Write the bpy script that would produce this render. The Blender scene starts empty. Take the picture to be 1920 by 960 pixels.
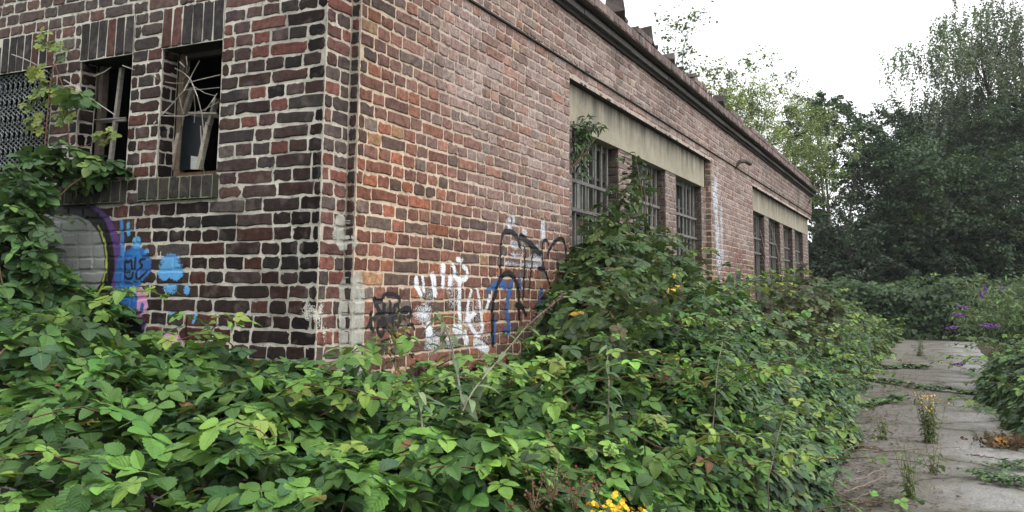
import bpy, math, random
import numpy as np
from mathutils import Vector, Matrix
from mathutils.bvhtree import BVHTree

SC = bpy.context.scene
COL = SC.collection
RNG = np.random.default_rng(11)
random.seed(5)

# ------------------------------------------------------------------ camera (facade runs along +X, end wall along +Y, ground z = 0)
FPX, CYP = 1639.81, 357.45
CAM = np.array([-3.79693, -2.79082, 1.6])
YAW, PIT, ROL = [math.radians(a) for a in (26.1319, 6.7247, 0.5465)]
def cam_axes():
    c, s = math.cos(YAW), math.sin(YAW)
    f0 = np.array([c, s, 0]); r0 = np.array([s, -c, 0]); up = np.array([0, 0, 1.])
    f = f0 * math.cos(PIT) + up * math.sin(PIT); u = up * math.cos(PIT) - f0 * math.sin(PIT)
    return r0 * math.cos(ROL) + u * math.sin(ROL), u * math.cos(ROL) - r0 * math.sin(ROL), f
RR, UU, FF = cam_axes()
cd = bpy.data.cameras.new('camera')
cam = bpy.data.objects.new('camera', cd); COL.objects.link(cam)
m = Matrix.Identity(4)
for i in range(3):
    m[i][0], m[i][1], m[i][2], m[i][3] = RR[i], UU[i], -FF[i], CAM[i]
cam.matrix_world = m
cd.sensor_width = 36; cd.lens = FPX / 1920 * 36; cd.shift_y = -(480 - CYP) / 1920
cd.clip_start = 0.05; cd.clip_end = 3000
SC.camera = cam

# ------------------------------------------------------------------ overcast daylight
W = bpy.data.worlds.new('World'); SC.world = W; W.use_nodes = True
nt = W.node_tree; nt.nodes.clear()
SUN_EL, SUN_AZ = math.radians(55), math.radians(-112)      # azimuth measured from +X
sky = nt.nodes.new('ShaderNodeTexSky'); sky.sky_type = 'NISHITA'; sky.sun_disc = False
sky.sun_elevation = SUN_EL; sky.sun_rotation = math.pi / 2 - SUN_AZ
sky.air_density = 1.0; sky.dust_density = 4.0; sky.ozone_density = 1.0
hs = nt.nodes.new('ShaderNodeHueSaturation'); hs.inputs['Saturation'].default_value = 0.10
bg = nt.nodes.new('ShaderNodeBackground'); bg.inputs['Strength'].default_value = 0.15
wo = nt.nodes.new('ShaderNodeOutputWorld')
nt.links.new(sky.outputs[0], hs.inputs['Color']); mxw = nt.nodes.new('ShaderNodeMix'); mxw.data_type = 'RGBA'; mxw.inputs[0].default_value = 0.62      # cloud layer over the clear sky
mxw.inputs[7].default_value = (6.6, 6.75, 6.8, 1)
nt.links.new(hs.outputs[0], mxw.inputs[6]); nt.links.new(mxw.outputs[2], bg.inputs[0]); nt.links.new(bg.outputs[0], wo.inputs[0])
sl = bpy.data.lights.new('sun', 'SUN'); sl.energy = 0.9; sl.angle = math.radians(40); sl.color = (1, .965, .91)
so = bpy.data.objects.new('sun', sl); COL.objects.link(so)
sd = Vector((math.cos(SUN_EL) * math.cos(SUN_AZ), math.cos(SUN_EL) * math.sin(SUN_AZ), math.sin(SUN_EL)))
so.rotation_euler = sd.to_track_quat('Z', 'Y').to_euler(); so.location = sd * 50
SC.view_settings.view_transform = 'Standard'; SC.view_settings.look = 'None'
SC.view_settings.exposure = 1.1; SC.view_settings.gamma = 1.0; SC.view_settings.use_curve_mapping = False

# ------------------------------------------------------------------ helpers
def ray(px, py):
    return FF + RR * (px - 960) / FPX - UU * (py - CYP) / FPX
def at(px, py, axis, val):                      # the point of the plane (axis = val) seen at a photo pixel
    r = ray(px, py); return CAM + r * ((val - CAM[axis]) / r[axis])
def spot(px, depth):                            # ground position under a photo column at a given depth
    r = ray(px, 560); p = CAM + r * depth; return np.array([p[0], p[1], 0.])

def mesh(name, V, polys, mats, mi=None, smooth=False, attrs=None):
    V = np.asarray(V, np.float32).reshape(-1, 3)
    me = bpy.data.meshes.new(name)
    polys = [np.asarray(p, np.int32) for p in polys if len(p)]
    sizes = np.concatenate([np.full(len(p), p.shape[1], np.int32) for p in polys])
    loops = np.concatenate([p.ravel() for p in polys])
    me.vertices.add(len(V)); me.vertices.foreach_set('co', V.ravel())
    me.loops.add(len(loops)); me.loops.foreach_set('vertex_index', loops)
    me.polygons.add(len(sizes))
    me.polygons.foreach_set('loop_start', np.concatenate([[0], np.cumsum(sizes)[:-1]]).astype(np.int32))
    me.polygons.foreach_set('loop_total', sizes)
    for mt in (mats if isinstance(mats, (list, tuple)) else [mats]): me.materials.append(mt)
    if mi is not None: me.polygons.foreach_set('material_index', np.asarray(mi, np.int32))
    me.polygons.foreach_set('use_smooth', np.full(len(sizes), bool(smooth)))
    for k, (ty, arr) in (attrs or {}).items():
        a = me.attributes.new(k, ty, 'POINT'); arr = np.asarray(arr, np.float32)
        if ty == 'FLOAT_COLOR':
            if arr.shape[1] == 3: arr = np.hstack([arr, np.ones((len(arr), 1), np.float32)])
            a.data.foreach_set('color', arr.ravel())
        elif ty == 'FLOAT_VECTOR': a.data.foreach_set('vector', arr.ravel())
    me.update(calc_edges=True); me.validate()
    return me

ORG = {}
def obj(name, V, polys, mats, parent=None, origin=None, label=None, **kw):
    V = np.asarray(V, float).reshape(-1, 3)
    if parent is not None: o3 = ORG[parent]
    else: o3 = np.array(origin if origin is not None else (0, 0, 0), float)
    o = bpy.data.objects.new(name, mesh(name, V - o3, polys, mats, **kw)); COL.objects.link(o)
    if parent is not None: o.parent = parent
    else: o.location = o3
    ORG[o] = o3
    if label: o['label'] = label
    return o
def thing(name, loc, label, cat, group=None):
    o = bpy.data.objects.new(name, None); COL.objects.link(o); o.location = loc; o.empty_display_size = .2
    ORG[o] = np.array(loc, float); tag(o, label, cat, group); return o
def tag(o, label, cat, group=None, kind=None):
    o['label'] = label; o['category'] = cat
    if group: o['group'] = group
    if kind: o['kind'] = kind
    return o

class MB:                                        # collects simple solids into one mesh
    def __init__(s): s.V = []; s.Q = []; s.n = 0; s.C = []
    def add(s, V, Q, col=None):
        s.V.append(np.asarray(V, float)); s.Q.append(np.asarray(Q, np.int64) + s.n); s.n += len(V)
        s.C.append(np.tile(col if col is not None else (1, 1, 1), (len(V), 1)))
    def box(s, a, b, col=None, M=None):
        a, b = np.minimum(a, b), np.maximum(a, b)
        v = np.array([(x, y, z) for x in (a[0], b[0]) for y in (a[1], b[1]) for z in (a[2], b[2])], float)
        if M is not None: v = M(v)
        s.add(v, [(0, 1, 3, 2), (4, 6, 7, 5), (0, 4, 5, 1), (2, 3, 7, 6), (0, 2, 6, 4), (1, 5, 7, 3)], col)
    def bar(s, p, q, w, t, col=None, side=None):  # rectangular bar from p to q
        p, q = np.array(p, float), np.array(q, float); d = q - p; d /= np.linalg.norm(d)
        a = np.array(side if side is not None else (0, 0, 1.) if abs(d[2]) < .9 else (1., 0, 0)); b = np.cross(d, a); b /= np.linalg.norm(b); a = np.cross(b, d)
        v = [e + a * i * w / 2 + b * j * t / 2 for e in (p, q) for i, j in ((-1, -1), (1, -1), (1, 1), (-1, 1))]
        s.add(v, [(0, 1, 2, 3), (4, 7, 6, 5), (0, 4, 5, 1), (1, 5, 6, 2), (2, 6, 7, 3), (3, 7, 4, 0)], col)
    def tube(s, P, r0, r1=None, k=5, col=None):
        P = np.asarray(P, float); n = len(P); r1 = r0 if r1 is None else r1
        T = np.gradient(P, axis=0); T /= np.linalg.norm(T, axis=1)[:, None] + 1e-9
        ref = np.array([.31, .2, .93]); A = np.cross(T, ref); A /= np.linalg.norm(A, axis=1)[:, None] + 1e-9; B = np.cross(T, A)
        R = np.linspace(r0, r1, n)[:, None, None]; th = np.arange(k) * 2 * math.pi / k
        v = (P[:, None] + R * (A[:, None] * np.cos(th)[None, :, None] + B[:, None] * np.sin(th)[None, :, None])).reshape(-1, 3)
        i = np.arange(n - 1)[:, None] * k; j = np.arange(k)[None]; j2 = (j + 1) % k
        q = np.stack([i + j, i + j2, i + k + j2, i + k + j], -1).reshape(-1, 4); s.add(v, q, col)
    def build(s, name, mat, parent=None, **kw):
        V = np.concatenate(s.V); Q = np.concatenate(s.Q); tri = Q[:, 2] == Q[:, 3]
        return obj(name, V, [Q[~tri], Q[tri][:, :3]], mat, parent, attrs={'Col': ('FLOAT_COLOR', np.concatenate(s.C))}, **kw)

def vnoise(x, y, seed=0):                        # cheap smooth value noise in [-1, 1]
    xi, yi = np.floor(x).astype(np.int64), np.floor(y).astype(np.int64); fx, fy = x - xi, y - yi
    fx, fy = fx * fx * (3 - 2 * fx), fy * fy * (3 - 2 * fy)
    def h(a, b):
        n = (a * 374761393 + b * 668265263 + seed * 1442695041) & 0xffffffff
        n = ((n ^ (n >> 13)) * 1274126177) & 0xffffffff
        return ((n ^ (n >> 16)) & 0xffff) / 32767.5 - 1
    return (h(xi, yi) * (1 - fx) + h(xi + 1, yi) * fx) * (1 - fy) + (h(xi, yi + 1) * (1 - fx) + h(xi + 1, yi + 1) * fx) * fy
def fbm(x, y, seed=0, o=3):
    x, y = np.asarray(x, float), np.asarray(y, float)
    return sum(vnoise(x * 2 ** i, y * 2 ** i, seed + i * 7) / 2 ** i for i in range(o)) / 1.75

# ------------------------------------------------------------------ materials
class NT:
    def __init__(s, name):
        s.m = bpy.data.materials.new(name); s.m.use_nodes = True; s.t = s.m.node_tree; s.t.nodes.clear()
        s.out = s.n('ShaderNodeOutputMaterial')
    def n(s, ty, **kw):
        x = s.t.nodes.new(ty)
        for k, v in kw.items():
            if hasattr(x, k) and k not in ('inputs',): setattr(x, k, v)
        return x
    def l(s, a, b): s.t.links.new(a, b)
    def set(s, sock, v):
        if isinstance(v, bpy.types.NodeSocket): s.l(v, sock)
        elif isinstance(v, (tuple, list)) and len(v) == 3 and sock.type == 'RGBA': sock.default_value = (*v, 1)
        else: sock.default_value = v
    def coord(s): return s.n('ShaderNodeTexCoord').outputs['Object']
    def noise(s, scale, detail=4, rough=.6, vec=None, stretch=None):
        x = s.n('ShaderNodeTexNoise'); x.inputs['Scale'].default_value = scale; x.inputs['Detail'].default_value = detail; x.inputs['Roughness'].default_value = rough
        v = vec or s.coord()
        if stretch:
            mp = s.n('ShaderNodeMapping'); mp.inputs['Scale'].default_value = stretch; s.l(v, mp.inputs['Vector']); v = mp.outputs[0]
        s.l(v, x.inputs['Vector']); return x.outputs['Fac']
    def ramp(s, fac, stops):
        x = s.n('ShaderNodeValToRGB'); s.l(fac, x.inputs[0]); e = x.color_ramp.elements
        while len(e) < len(stops): e.new(.5)
        for a, (p, c) in zip(e, stops): a.position = p; a.color = (*c, 1) if isinstance(c, (tuple, list)) else (c, c, c, 1)
        return x.outputs[0]
    def mix(s, fac, a, b, mode='MIX'):
        x = s.n('ShaderNodeMix'); x.data_type = 'RGBA'; x.blend_type = mode
        s.set(x.inputs[0], fac); s.set(x.inputs[6], a); s.set(x.inputs[7], b); return x.outputs[2]
    def math(s, op, a, b=0.):
        x = s.n('ShaderNodeMath'); x.operation = op; s.set(x.inputs[0], a); s.set(x.inputs[1], b); return x.outputs[0]
    def attr(s, name, which='Color'):
        x = s.n('ShaderNodeAttribute'); x.attribute_name = name; return x.outputs[which]
    def bump(s, h, strength=.5, dist=.01):
        x = s.n('ShaderNodeBump'); x.inputs['Strength'].default_value = strength; x.inputs['Distance'].default_value = dist; s.l(h, x.inputs['Height']); return x.outputs[0]
    def princ(s, col, rough=.8, spec=.3, normal=None, metal=0.):
        b = s.n('ShaderNodeBsdfPrincipled'); s.set(b.inputs['Base Color'], col); s.set(b.inputs['Roughness'], rough)
        b.inputs['Specular IOR Level'].default_value = spec; s.set(b.inputs['Metallic'], metal)
        if normal is not None: s.l(normal, b.inputs['Normal'])
        return b.outputs[0]
    def done(s, sh): s.l(sh, s.out.inputs[0]); return s.m

def mat_brick():
    t = NT('weathered brick'); c = t.attr('Col')
    f1 = t.noise(28, 5, .65); f2 = t.noise(110, 3, .7); f3 = t.noise(9, 3, .6)
    c = t.mix(1, c, t.ramp(f1, [(.28, .45), (.5, 1.), (.72, 1.5)]), 'MULTIPLY')
    c = t.mix(t.math('MULTIPLY', t.ramp(f3, [(.55, 0.), (.7, 1.)]), .35), c, (.16, .13, .12))
    c = t.mix(1, c, t.ramp(f2, [(.3, .7), (.7, 1.25)]), 'MULTIPLY')
    return t.done(t.princ(c, .88, .22, t.bump(t.math('ADD', f1, t.math('MULTIPLY', f2, .5)), .7, .006)))
def mat_mortar():
    t = NT('lime mortar'); c = t.attr('Col')
    f1 = t.noise(14, 5, .65); f2 = t.noise(160, 3, .7)
    c = t.mix(1, c, t.ramp(f1, [(.3, .5), (.5, 1.), (.75, 1.12)]), 'MULTIPLY')
    c = t.mix(1, c, t.ramp(f2, [(.25, .72), (.7, 1.12)]), 'MULTIPLY')
    return t.done(t.princ(c, .95, .12, t.bump(t.math('ADD', t.noise(45, 4), f2), .8, .008)))
def mat_concrete():
    t = NT('stained concrete')
    streak = t.noise(1, 4, .7, stretch=(9, 9, .5)); f = t.noise(6, 5, .6); g = t.noise(120, 2)
    c = t.mix(t.ramp(f, [(.35, 0.), (.65, 1.)]), (.35, .318, .245), (.265, .24, .19))
    z = t.n('ShaderNodeSeparateXYZ'); t.l(t.coord(), z.inputs[0])
    top = t.n('ShaderNodeMapRange'); t.l(z.outputs[2], top.inputs[0]); top.inputs[1].default_value = 3.10; top.inputs[2].default_value = 3.46
    s = t.math('MULTIPLY', t.ramp(streak, [(.38, 0.), (.62, 1.)]), top.outputs[0])
    c = t.mix(s, c, (.06, .055, .05))
    c = t.mix(1, c, t.ramp(g, [(.3, .8), (.7, 1.1)]), 'MULTIPLY')
    return t.done(t.princ(c, .9, .2, t.bump(g, .4, .004)))
def mat_vc(name, rough=.7, spec=.3, scale=30, amp=.35, bump=.3, metal=0.):       # colour from the mesh, broken up by noise
    t = NT(name); c = t.attr('Col'); f = t.noise(scale, 5, .65); g = t.noise(scale * 6, 3, .6)
    c = t.mix(1, c, t.ramp(f, [(.25, 1 - amp), (.75, 1 + amp)]), 'MULTIPLY')
    c = t.mix(1, c, t.ramp(g, [(.25, 1 - amp * .5), (.75, 1 + amp * .5)]), 'MULTIPLY')
    return t.done(t.princ(c, rough, spec, t.bump(t.math('ADD', f, g), bump, .004), metal))
def mat_leaf(name, trans=.24, rough=.56, spec=.3, under=(.16, .2, .13), veins=True):
    t = NT(name); c = t.attr('Col')
    if veins:
        uv = t.n('ShaderNodeSeparateXYZ'); t.l(t.attr('leaf', 'Vector'), uv.inputs[0])
        ax = t.math('ABSOLUTE', uv.outputs[1])
        w = t.math('SINE', t.math('SUBTRACT', t.math('MULTIPLY', uv.outputs[0], 44.), t.math('MULTIPLY', ax, 16.)))
        vein = t.ramp(w, [(.0, 0.), (.75, 0.), (1., 1.)])
        mid = t.ramp(ax, [(.0, 1.), (.10, 0.)])
        c = t.mix(t.math('MULTIPLY', mid, .4), c, (.16, .22, .08))
        c = t.mix(t.math('MULTIPLY', vein, .22), c, (.012, .03, .01))
        nrm = t.bump(t.math('ADD', w, t.math('MULTIPLY', mid, -2.)), .22, .004)
    else: nrm = None
    g = t.n('ShaderNodeNewGeometry'); f = t.noise(14, 3)
    c = t.mix(1, c, t.ramp(f, [(.3, .75), (.7, 1.2)]), 'MULTIPLY')
    cb = t.mix(t.math('MULTIPLY', g.outputs['Backfacing'], .55), c, under)
    p = t.princ(cb, rough, spec, nrm)
    tr = t.n('ShaderNodeBsdfTranslucent'); t.l(t.mix(1, c, (1.25, 1.3, .55), 'MULTIPLY'), tr.inputs[0])
    mx = t.n('ShaderNodeMixShader'); mx.inputs[0].default_value = trans; t.l(p, mx.inputs[1]); t.l(tr.outputs[0], mx.inputs[2])
    return t.done(mx.outputs[0])
def mat_path():
    t = NT('old asphalt path'); big = t.noise(.9, 5, .65); mid = t.noise(5, 5, .7); fine = t.noise(48, 4, .8)
    c = t.mix(t.ramp(mid, [(.3, 0.), (.7, 1.)]), (.155, .152, .145), (.25, .245, .234))
    c = t.mix(1, c, t.ramp(fine, [(.33, .42), (.5, 1.), (.68, 1.5)]), 'MULTIPLY')
    xyz = t.n('ShaderNodeSeparateXYZ'); t.l(t.coord(), xyz.inputs[0])
    ed = t.n('ShaderNodeMapRange'); t.l(xyz.outputs[1], ed.inputs[0]); ed.inputs[1].default_value = -3.25; ed.inputs[2].default_value = -2.15
    dirt = t.ramp(t.math('ADD', t.math('MULTIPLY', ed.outputs[0], .62), t.math('MULTIPLY', big, .62)), [(.32, 0.), (.62, 1.)])
    c = t.mix(t.math('MULTIPLY', dirt, .62), c, t.mix(mid, (.04, .033, .027), (.12, .10, .082)))
    vo = t.n('ShaderNodeTexVoronoi'); vo.feature = 'DISTANCE_TO_EDGE'; vo.inputs['Scale'].default_value = .55; wv = t.n('ShaderNodeVectorMath'); t.l(t.coord(), wv.inputs[0]); nz = t.n('ShaderNodeTexNoise'); nz.inputs['Scale'].default_value = 2.5; t.l(t.coord(), nz.inputs['Vector']); sc = t.n('ShaderNodeVectorMath'); sc.operation = 'SCALE'; sc.inputs['Scale'].default_value = .5; t.l(nz.outputs['Color'], sc.inputs[0]); t.l(sc.outputs[0], wv.inputs[1]); t.l(wv.outputs[0], vo.inputs['Vector'])
    crack = t.ramp(vo.outputs['Distance'], [(.0, 1.), (.016, .0)]); moss = t.math('MULTIPLY', t.ramp(vo.outputs['Distance'], [(.0, 1.), (.10, .0)]), t.ramp(mid, [(.40, 0.), (.56, 1.)]))
    c = t.mix(t.math('MULTIPLY', moss, .8), c, (.05, .055, .025)); c = t.mix(t.math('MULTIPLY', crack, .85), c, (.02, .017, .013))
    tr = t.noise(3, 4, .6, stretch=(.35, 5, 1)); c = t.mix(t.math('MULTIPLY', t.ramp(tr, [(.55, 0.), (.7, 1.)]), .35), c, (.07, .06, .05))
    return t.done(t.princ(c, .85, .25, t.bump(t.math('ADD', fine, mid), .6, .012)))
def mat_soil():
    t = NT('dark soil'); f = t.noise(3, 6, .7); g = t.noise(40, 4, .7)
    c = t.mix(f, (.02, .016, .011), (.07, .052, .035)); c = t.mix(t.ramp(g, [(.5, 0.), (.65, 1.)]), c, (.035, .045, .018))
    return t.done(t.princ(c, .95, .1, t.bump(g, .8, .02)))
def mat_pane(name, col, rough, clean=.4):
    t = NT(name); f = t.noise(3, 5, .7); g = t.noise(30, 4, .7)
    c = t.mix(t.ramp(f, [(.3, 0.), (.7, 1.)]), col, tuple(x * .55 for x in col)); c = t.mix(1, c, t.ramp(g, [(.3, .75), (.7, 1.15)]), 'MULTIPLY')
    return t.done(t.princ(c, rough, clean, t.bump(g, .15, .003)))

M_BRICK, M_MORTAR, M_CONC = mat_brick(), mat_mortar(), mat_concrete()
M_PAINT = mat_vc('spray paint', .6, .35, 40, .12, .3)
M_CEM = mat_vc('cement smear', .95, .1, 22, .25, .9)
M_WOOD = mat_vc('weathered wood', .85, .2, 25, .45, .6)
M_METAL = mat_vc('rusty painted steel', .6, .4, 20, .4, .4)
M_BARK = mat_vc('bark and cane', .85, .2, 30, .4, .5)
M_LEAF = mat_leaf('bramble leaf'); M_SOFT = mat_leaf('soft grey leaf', .22, .7, .2, (.2, .24, .18)); M_TREE = mat_leaf('tree leaf', .25, .6, .25, (.08, .1, .06), False)
M_PETAL = mat_vc('petals', .7, .2, 30, .2, .1)
M_DARK = mat_vc('grimy interior plaster', .95, .1, 4, .4, .2)
M_PALE = mat_pane('dirty wired glass', (.36, .37, .34), .35); M_GLASS = mat_pane('dark dusty glass', (.011, .014, .017), .35, .12)

# ------------------------------------------------------------------ ground and path
def grid_xy(xs, ys, zf):
    X, Y = np.meshgrid(xs, ys, indexing='ij'); V = np.stack([X, Y, zf(X, Y)], -1).reshape(-1, 3)
    n, k = len(xs), len(ys); i = np.arange(n - 1)[:, None] * k; j = np.arange(k - 1)[None]
    return V, np.stack([i + j, i + k + j, i + k + j + 1, i + j + 1], -1).reshape(-1, 4)
V, Q = grid_xy(np.array([-400, -100, -30, -12, -4, 0, 4, 10, 20, 36, 60, 120, 400.]), np.array([-400, -100, -30, -10, -4, -2, 0, 10, 30, 100, 400.]), lambda X, Y: X * 0 - .02)
o = obj('ground', V, [Q], mat_soil()); o['kind'] = 'structure'
xs = np.arange(-12, 37.01, .12); ys = np.linspace(0, 1, 22)
def path_edges(x): return -1.15 + .16 * fbm(x * .45, x * 0 + 3.3, 4), -3.75 + .15 * fbm(x * .5, x * 0 + 8.1, 5)
S, T_ = np.meshgrid(xs, ys, indexing='ij'); a, b = path_edges(S); Yp = b + (a - b) * T_
Vp = np.stack([S, Yp, .004 + .012 * fbm(S * .8, Yp * .8, 2) + .004 * fbm(S * 5, Yp * 5, 9)], -1).reshape(-1, 3)
k = len(ys); i = np.arange(len(xs) - 1)[:, None] * k; j = np.arange(k - 1)[None]
o = obj('path', Vp, [np.stack([i + j, i + k + j, i + k + j + 1, i + j + 1], -1).reshape(-1, 4)], mat_path(), smooth=True); o['kind'] = 'structure'

# ------------------------------------------------------------------ the brick building
BLD = thing('brick_building', (0, 0, 0), 'derelict single storey dark red brick building with graffiti and barred windows beside the path', 'building')
CH, Z0 = .077, .017
def zc(k): return Z0 + CH * k

def bricks_for(u0, u1, z0, z1, openings, seed, soldier=False):
    """list of (u centre, z centre, width, height) for a wall rectangle with openings (u0, u1, z0, z1)"""
    r = np.random.default_rng(seed); out = []
    if soldier:
        n = max(1, round((u1 - u0) / CH)); w = (u1 - u0) / n
        return np.array([(u0 + (i + .5) * w, (z0 + z1) / 2, w - .012, z1 - z0 - .012) for i in range(n)])
    k0 = int(math.floor((z0 - Z0) / CH)); k1 = int(math.ceil((z1 - Z0) / CH))
    for kk in range(k0, k1):
        a, b = max(zc(kk), z0), min(zc(kk + 1), z1)
        if b - a < .03: continue
        iv = [(u0, u1)]
        for (p, q, s, t) in openings:
            if min(b, t) - max(a, s) > .4 * (b - a):
                nv = []
                for (c, d) in iv:
                    if q <= c or p >= d: nv.append((c, d)); continue
                    if p > c: nv.append((c, p))
                    if q < d: nv.append((q, d))
                iv = nv
        for (c, d) in iv:
            u = c - (.066 if kk % 4 < 2 else .0) - (.13 if kk % 2 else 0) * r.random() - .2 * r.random() * (kk % 3 == 0)
            while u < d:
                L = (.127 if r.random() < .88 else .254) if kk % 2 == 0 else (.254 if r.random() < .42 else .127)
                L *= 1 + r.normal() * .025
                s, t = max(u, c), min(u + L, d); u += L
                if d - t < .04: t = d
                if t - s > .035: out.append(((s + t) / 2, (a + b) / 2 + r.normal() * .0016, t - s - .0125 - abs(r.normal()) * .003, b - a - .0125 - abs(r.normal()) * .003))
                if t >= d: break
    return np.array(out)

def brick_mesh(B, frame, colour, seed, proud=(.003, .008), mortar_col=None, rect=None, openings=(), grid=.03, rough=1., edge_bow=None):
    """one wall: a mortar sheet with every brick modelled proud of it.  frame = (origin, u dir, outward normal)"""
    r = np.random.default_rng(seed); O, U, N = [np.array(v, float) for v in frame]; Zd = np.array([0, 0, 1.])
    if len(B):
        n = len(B); w, h = B[:, 2] / 2, B[:, 3] / 2
        rad = np.minimum(h * .75, r.gamma(2.2, .0027, n) + .0025) * rough
        pu, pz = [], []
        for sx, sz in ((1, -1), (1, 1), (-1, 1), (-1, -1)):
            tri = [(sx * w, sz * (h - rad)), (sx * (w - .3 * rad), sz * (h - .3 * rad)), (sx * (w - rad), sz * h)]
            if (sx * sz) > 0: pass
            else: tri = tri[::-1]
            for a, b in tri: pu.append(a); pz.append(b)
            if sx * sz > 0:
                for f_ in (.55, .1, -.4): pu.append(sx * w * f_ + r.normal(0, .004, n)); pz.append(sz * h + r.normal(0, .0012, n))
            else: pu.append(sx * w * (1 - .0 * h)); pz.append(r.normal(0, .006, n))
        pu, pz = np.stack(pu, 1), np.stack(pz, 1); K = pu.shape[1]
        ang = r.normal(0, .012, n)[:, None]
        chip = (r.random(pu.shape) < .10) * r.uniform(0, .010, pu.shape); pu = pu * (1 - chip * .5 / np.maximum(abs(pu), .02)) + r.normal(0, .0020 * rough, pu.shape); pz = pz * (1 - chip / np.maximum(abs(pz), .02)) + r.normal(0, .0019 * rough, pz.shape)
        pu, pz = pu * np.cos(ang) - pz * np.sin(ang), pz * np.cos(ang) + pu * np.sin(ang)
        pr = r.uniform(proud[0], proud[1], n)[:, None]; tilt = r.normal(0, .010, n)[:, None]; tilt2 = r.normal(0, .02, n)[:, None]
        def ring(f, du, dn): 
            a, b = pu - np.sign(pu) * np.minimum(du, abs(pu)), pz - np.sign(pz) * np.minimum(du, abs(pz))
            return (B[:, 0:1] + a, B[:, 1:2] + b, dn + tilt * a * f + tilt2 * b * f)
        rings = [ring(0, -.003, -.006 + pr * 0), ring(.5, 0., pr * .55), ring(1, .0045, pr)]
        P = [O + U * a[..., None] + Zd * b[..., None] + N * c[..., None] for a, b, c in rings]
        cen = O + U * B[:, 0:1] + Zd * B[:, 1:2] + N * (pr + r.normal(0, .0008, pr.shape)); P.append(cen[:, None])
        V = np.concatenate(P, 1); nv = 3 * K + 1; base = np.arange(n)[:, None, None] * nv
        a = np.arange(K); b = (a + 1) % K
        q = np.concatenate([np.stack([a + K * s, b + K * s, b + K * s + K, a + K * s + K], -1) for s in (0, 1)])
        quads = (base + q[None]).reshape(-1, 4); tris = (base + np.stack([a + 2 * K, b + 2 * K, np.full(K, 3 * K)], -1)[None]).reshape(-1, 3)
        Cb = np.repeat(colour(B[:, 0], B[:, 1], r), nv, 0); V = V.reshape(-1, 3)
    else: V = np.zeros((0, 3)); quads = np.zeros((0, 4), int); tris = np.zeros((0, 3), int); Cb = np.zeros((0, 3))
    u0, u1, z0, z1 = rect
    us = np.unique(np.round(np.concatenate([np.linspace(u0, u1, max(2, int((u1 - u0) / grid))), [o[i] for o in openings for i in (0, 1) if u0 <= o[i] <= u1]]), 5))
    zs = np.unique(np.round(np.concatenate([np.linspace(z0, z1, max(2, int((z1 - z0) / grid))), [o[i] for o in openings for i in (2, 3) if z0 <= o[i] <= z1]]), 5))
    Ug, Zg = np.meshgrid(us, zs, indexing='ij')
    dn = .0035 * fbm(Ug * 16, Zg * 16, seed) * rough; edge = (Ug < u0 + 1e-4) | (Ug > u1 - 1e-4); dn[edge] = 0
    Vm = O + U * Ug[..., None] + Zd * Zg[..., None] + N * dn[..., None]
    k = len(zs); i = np.arange(len(us) - 1)[:, None] * k; j = np.arange(k - 1)[None]
    cu, cz = (us[:-1] + us[1:])[:, None] / 2, (zs[:-1] + zs[1:])[None] / 2; keep = np.ones((len(us) - 1, k - 1), bool)
    for (p, q_, s, t) in openings: keep &= ~((cu > p) & (cu < q_) & (cz > s) & (cz < t))
    qm = np.stack([i + j, i + k + j, i + k + j + 1, i + j + 1], -1)[keep]
    if np.dot(np.cross(U, Zd), N) < 0: qm = qm[:, ::-1]; quads = quads[:, ::-1]; tris = tris[:, ::-1]
    mc = mortar_col(Ug.ravel(), Zg.ravel(), r)
    Vall = np.concatenate([V, Vm.reshape(-1, 3)]); call = np.concatenate([Cb, mc])
    return Vall, quads, tris, qm + len(V), call

def wall_obj(name, pieces, parent, label=None):
    """several brick sheets (from brick_mesh) joined as one wall part"""
    VV, P4, P3, PM, CC, n = [], [], [], [], [], 0
    for V, q, t, qm, c in pieces:
        VV.append(V); P4.append(q + n); P3.append(t + n); PM.append(qm + n); CC.append(c); n += len(V)
    q, t, qm = np.concatenate(P4), np.concatenate(P3), np.concatenate(PM)
    mi = np.concatenate([np.zeros(len(q)), np.zeros(len(t)), np.ones(len(qm))])
    if not len(q): mi = np.concatenate([np.zeros(len(t)), np.ones(len(qm))])
    o = obj(name, np.concatenate(VV), [q, t, qm], [M_BRICK, M_MORTAR], parent, label=label, mi=mi, attrs={'Col': ('FLOAT_COLOR', np.concatenate(CC))})
    return o

def pick(r, n, pal):
    w = np.array([p[0] for p in pal], float); c = np.array([p[1] for p in pal], float)
    return c[r.choice(len(w), n, p=w / w.sum())] * r.uniform(.75, 1.3, (n, 1))
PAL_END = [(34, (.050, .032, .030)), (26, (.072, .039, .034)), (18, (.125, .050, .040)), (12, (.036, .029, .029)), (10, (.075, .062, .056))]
PAL_FAC = [(42, (.145, .070, .054)), (24, (.108, .060, .050)), (14, (.20, .085, .054)), (13, (.080, .057, .049)), (3, (.22, .14, .085)), (4, (.12, .10, .09))]
def col_end(u, z, r):
    c = pick(r, len(u), PAL_END)
    soot = np.clip(.35 + 1.5 * fbm(u * 1.9 + 3, z * 2.6, 61) + .5 * np.clip((2.25 - z) * 2, 0, 1) * np.clip((z - 1.75) * 4, 0, 1), 0, 1) * (r.random(len(u)) < .8); c = c * (1 - .68 * soot[:, None])
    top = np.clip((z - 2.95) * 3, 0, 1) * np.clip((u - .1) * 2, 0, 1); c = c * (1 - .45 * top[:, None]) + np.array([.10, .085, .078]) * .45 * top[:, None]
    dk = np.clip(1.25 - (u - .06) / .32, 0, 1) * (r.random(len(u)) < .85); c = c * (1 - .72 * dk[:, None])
    lo = np.clip((2.1 - z) * 2, 0, 1); return c * (1 - .2 * lo[:, None])
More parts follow.
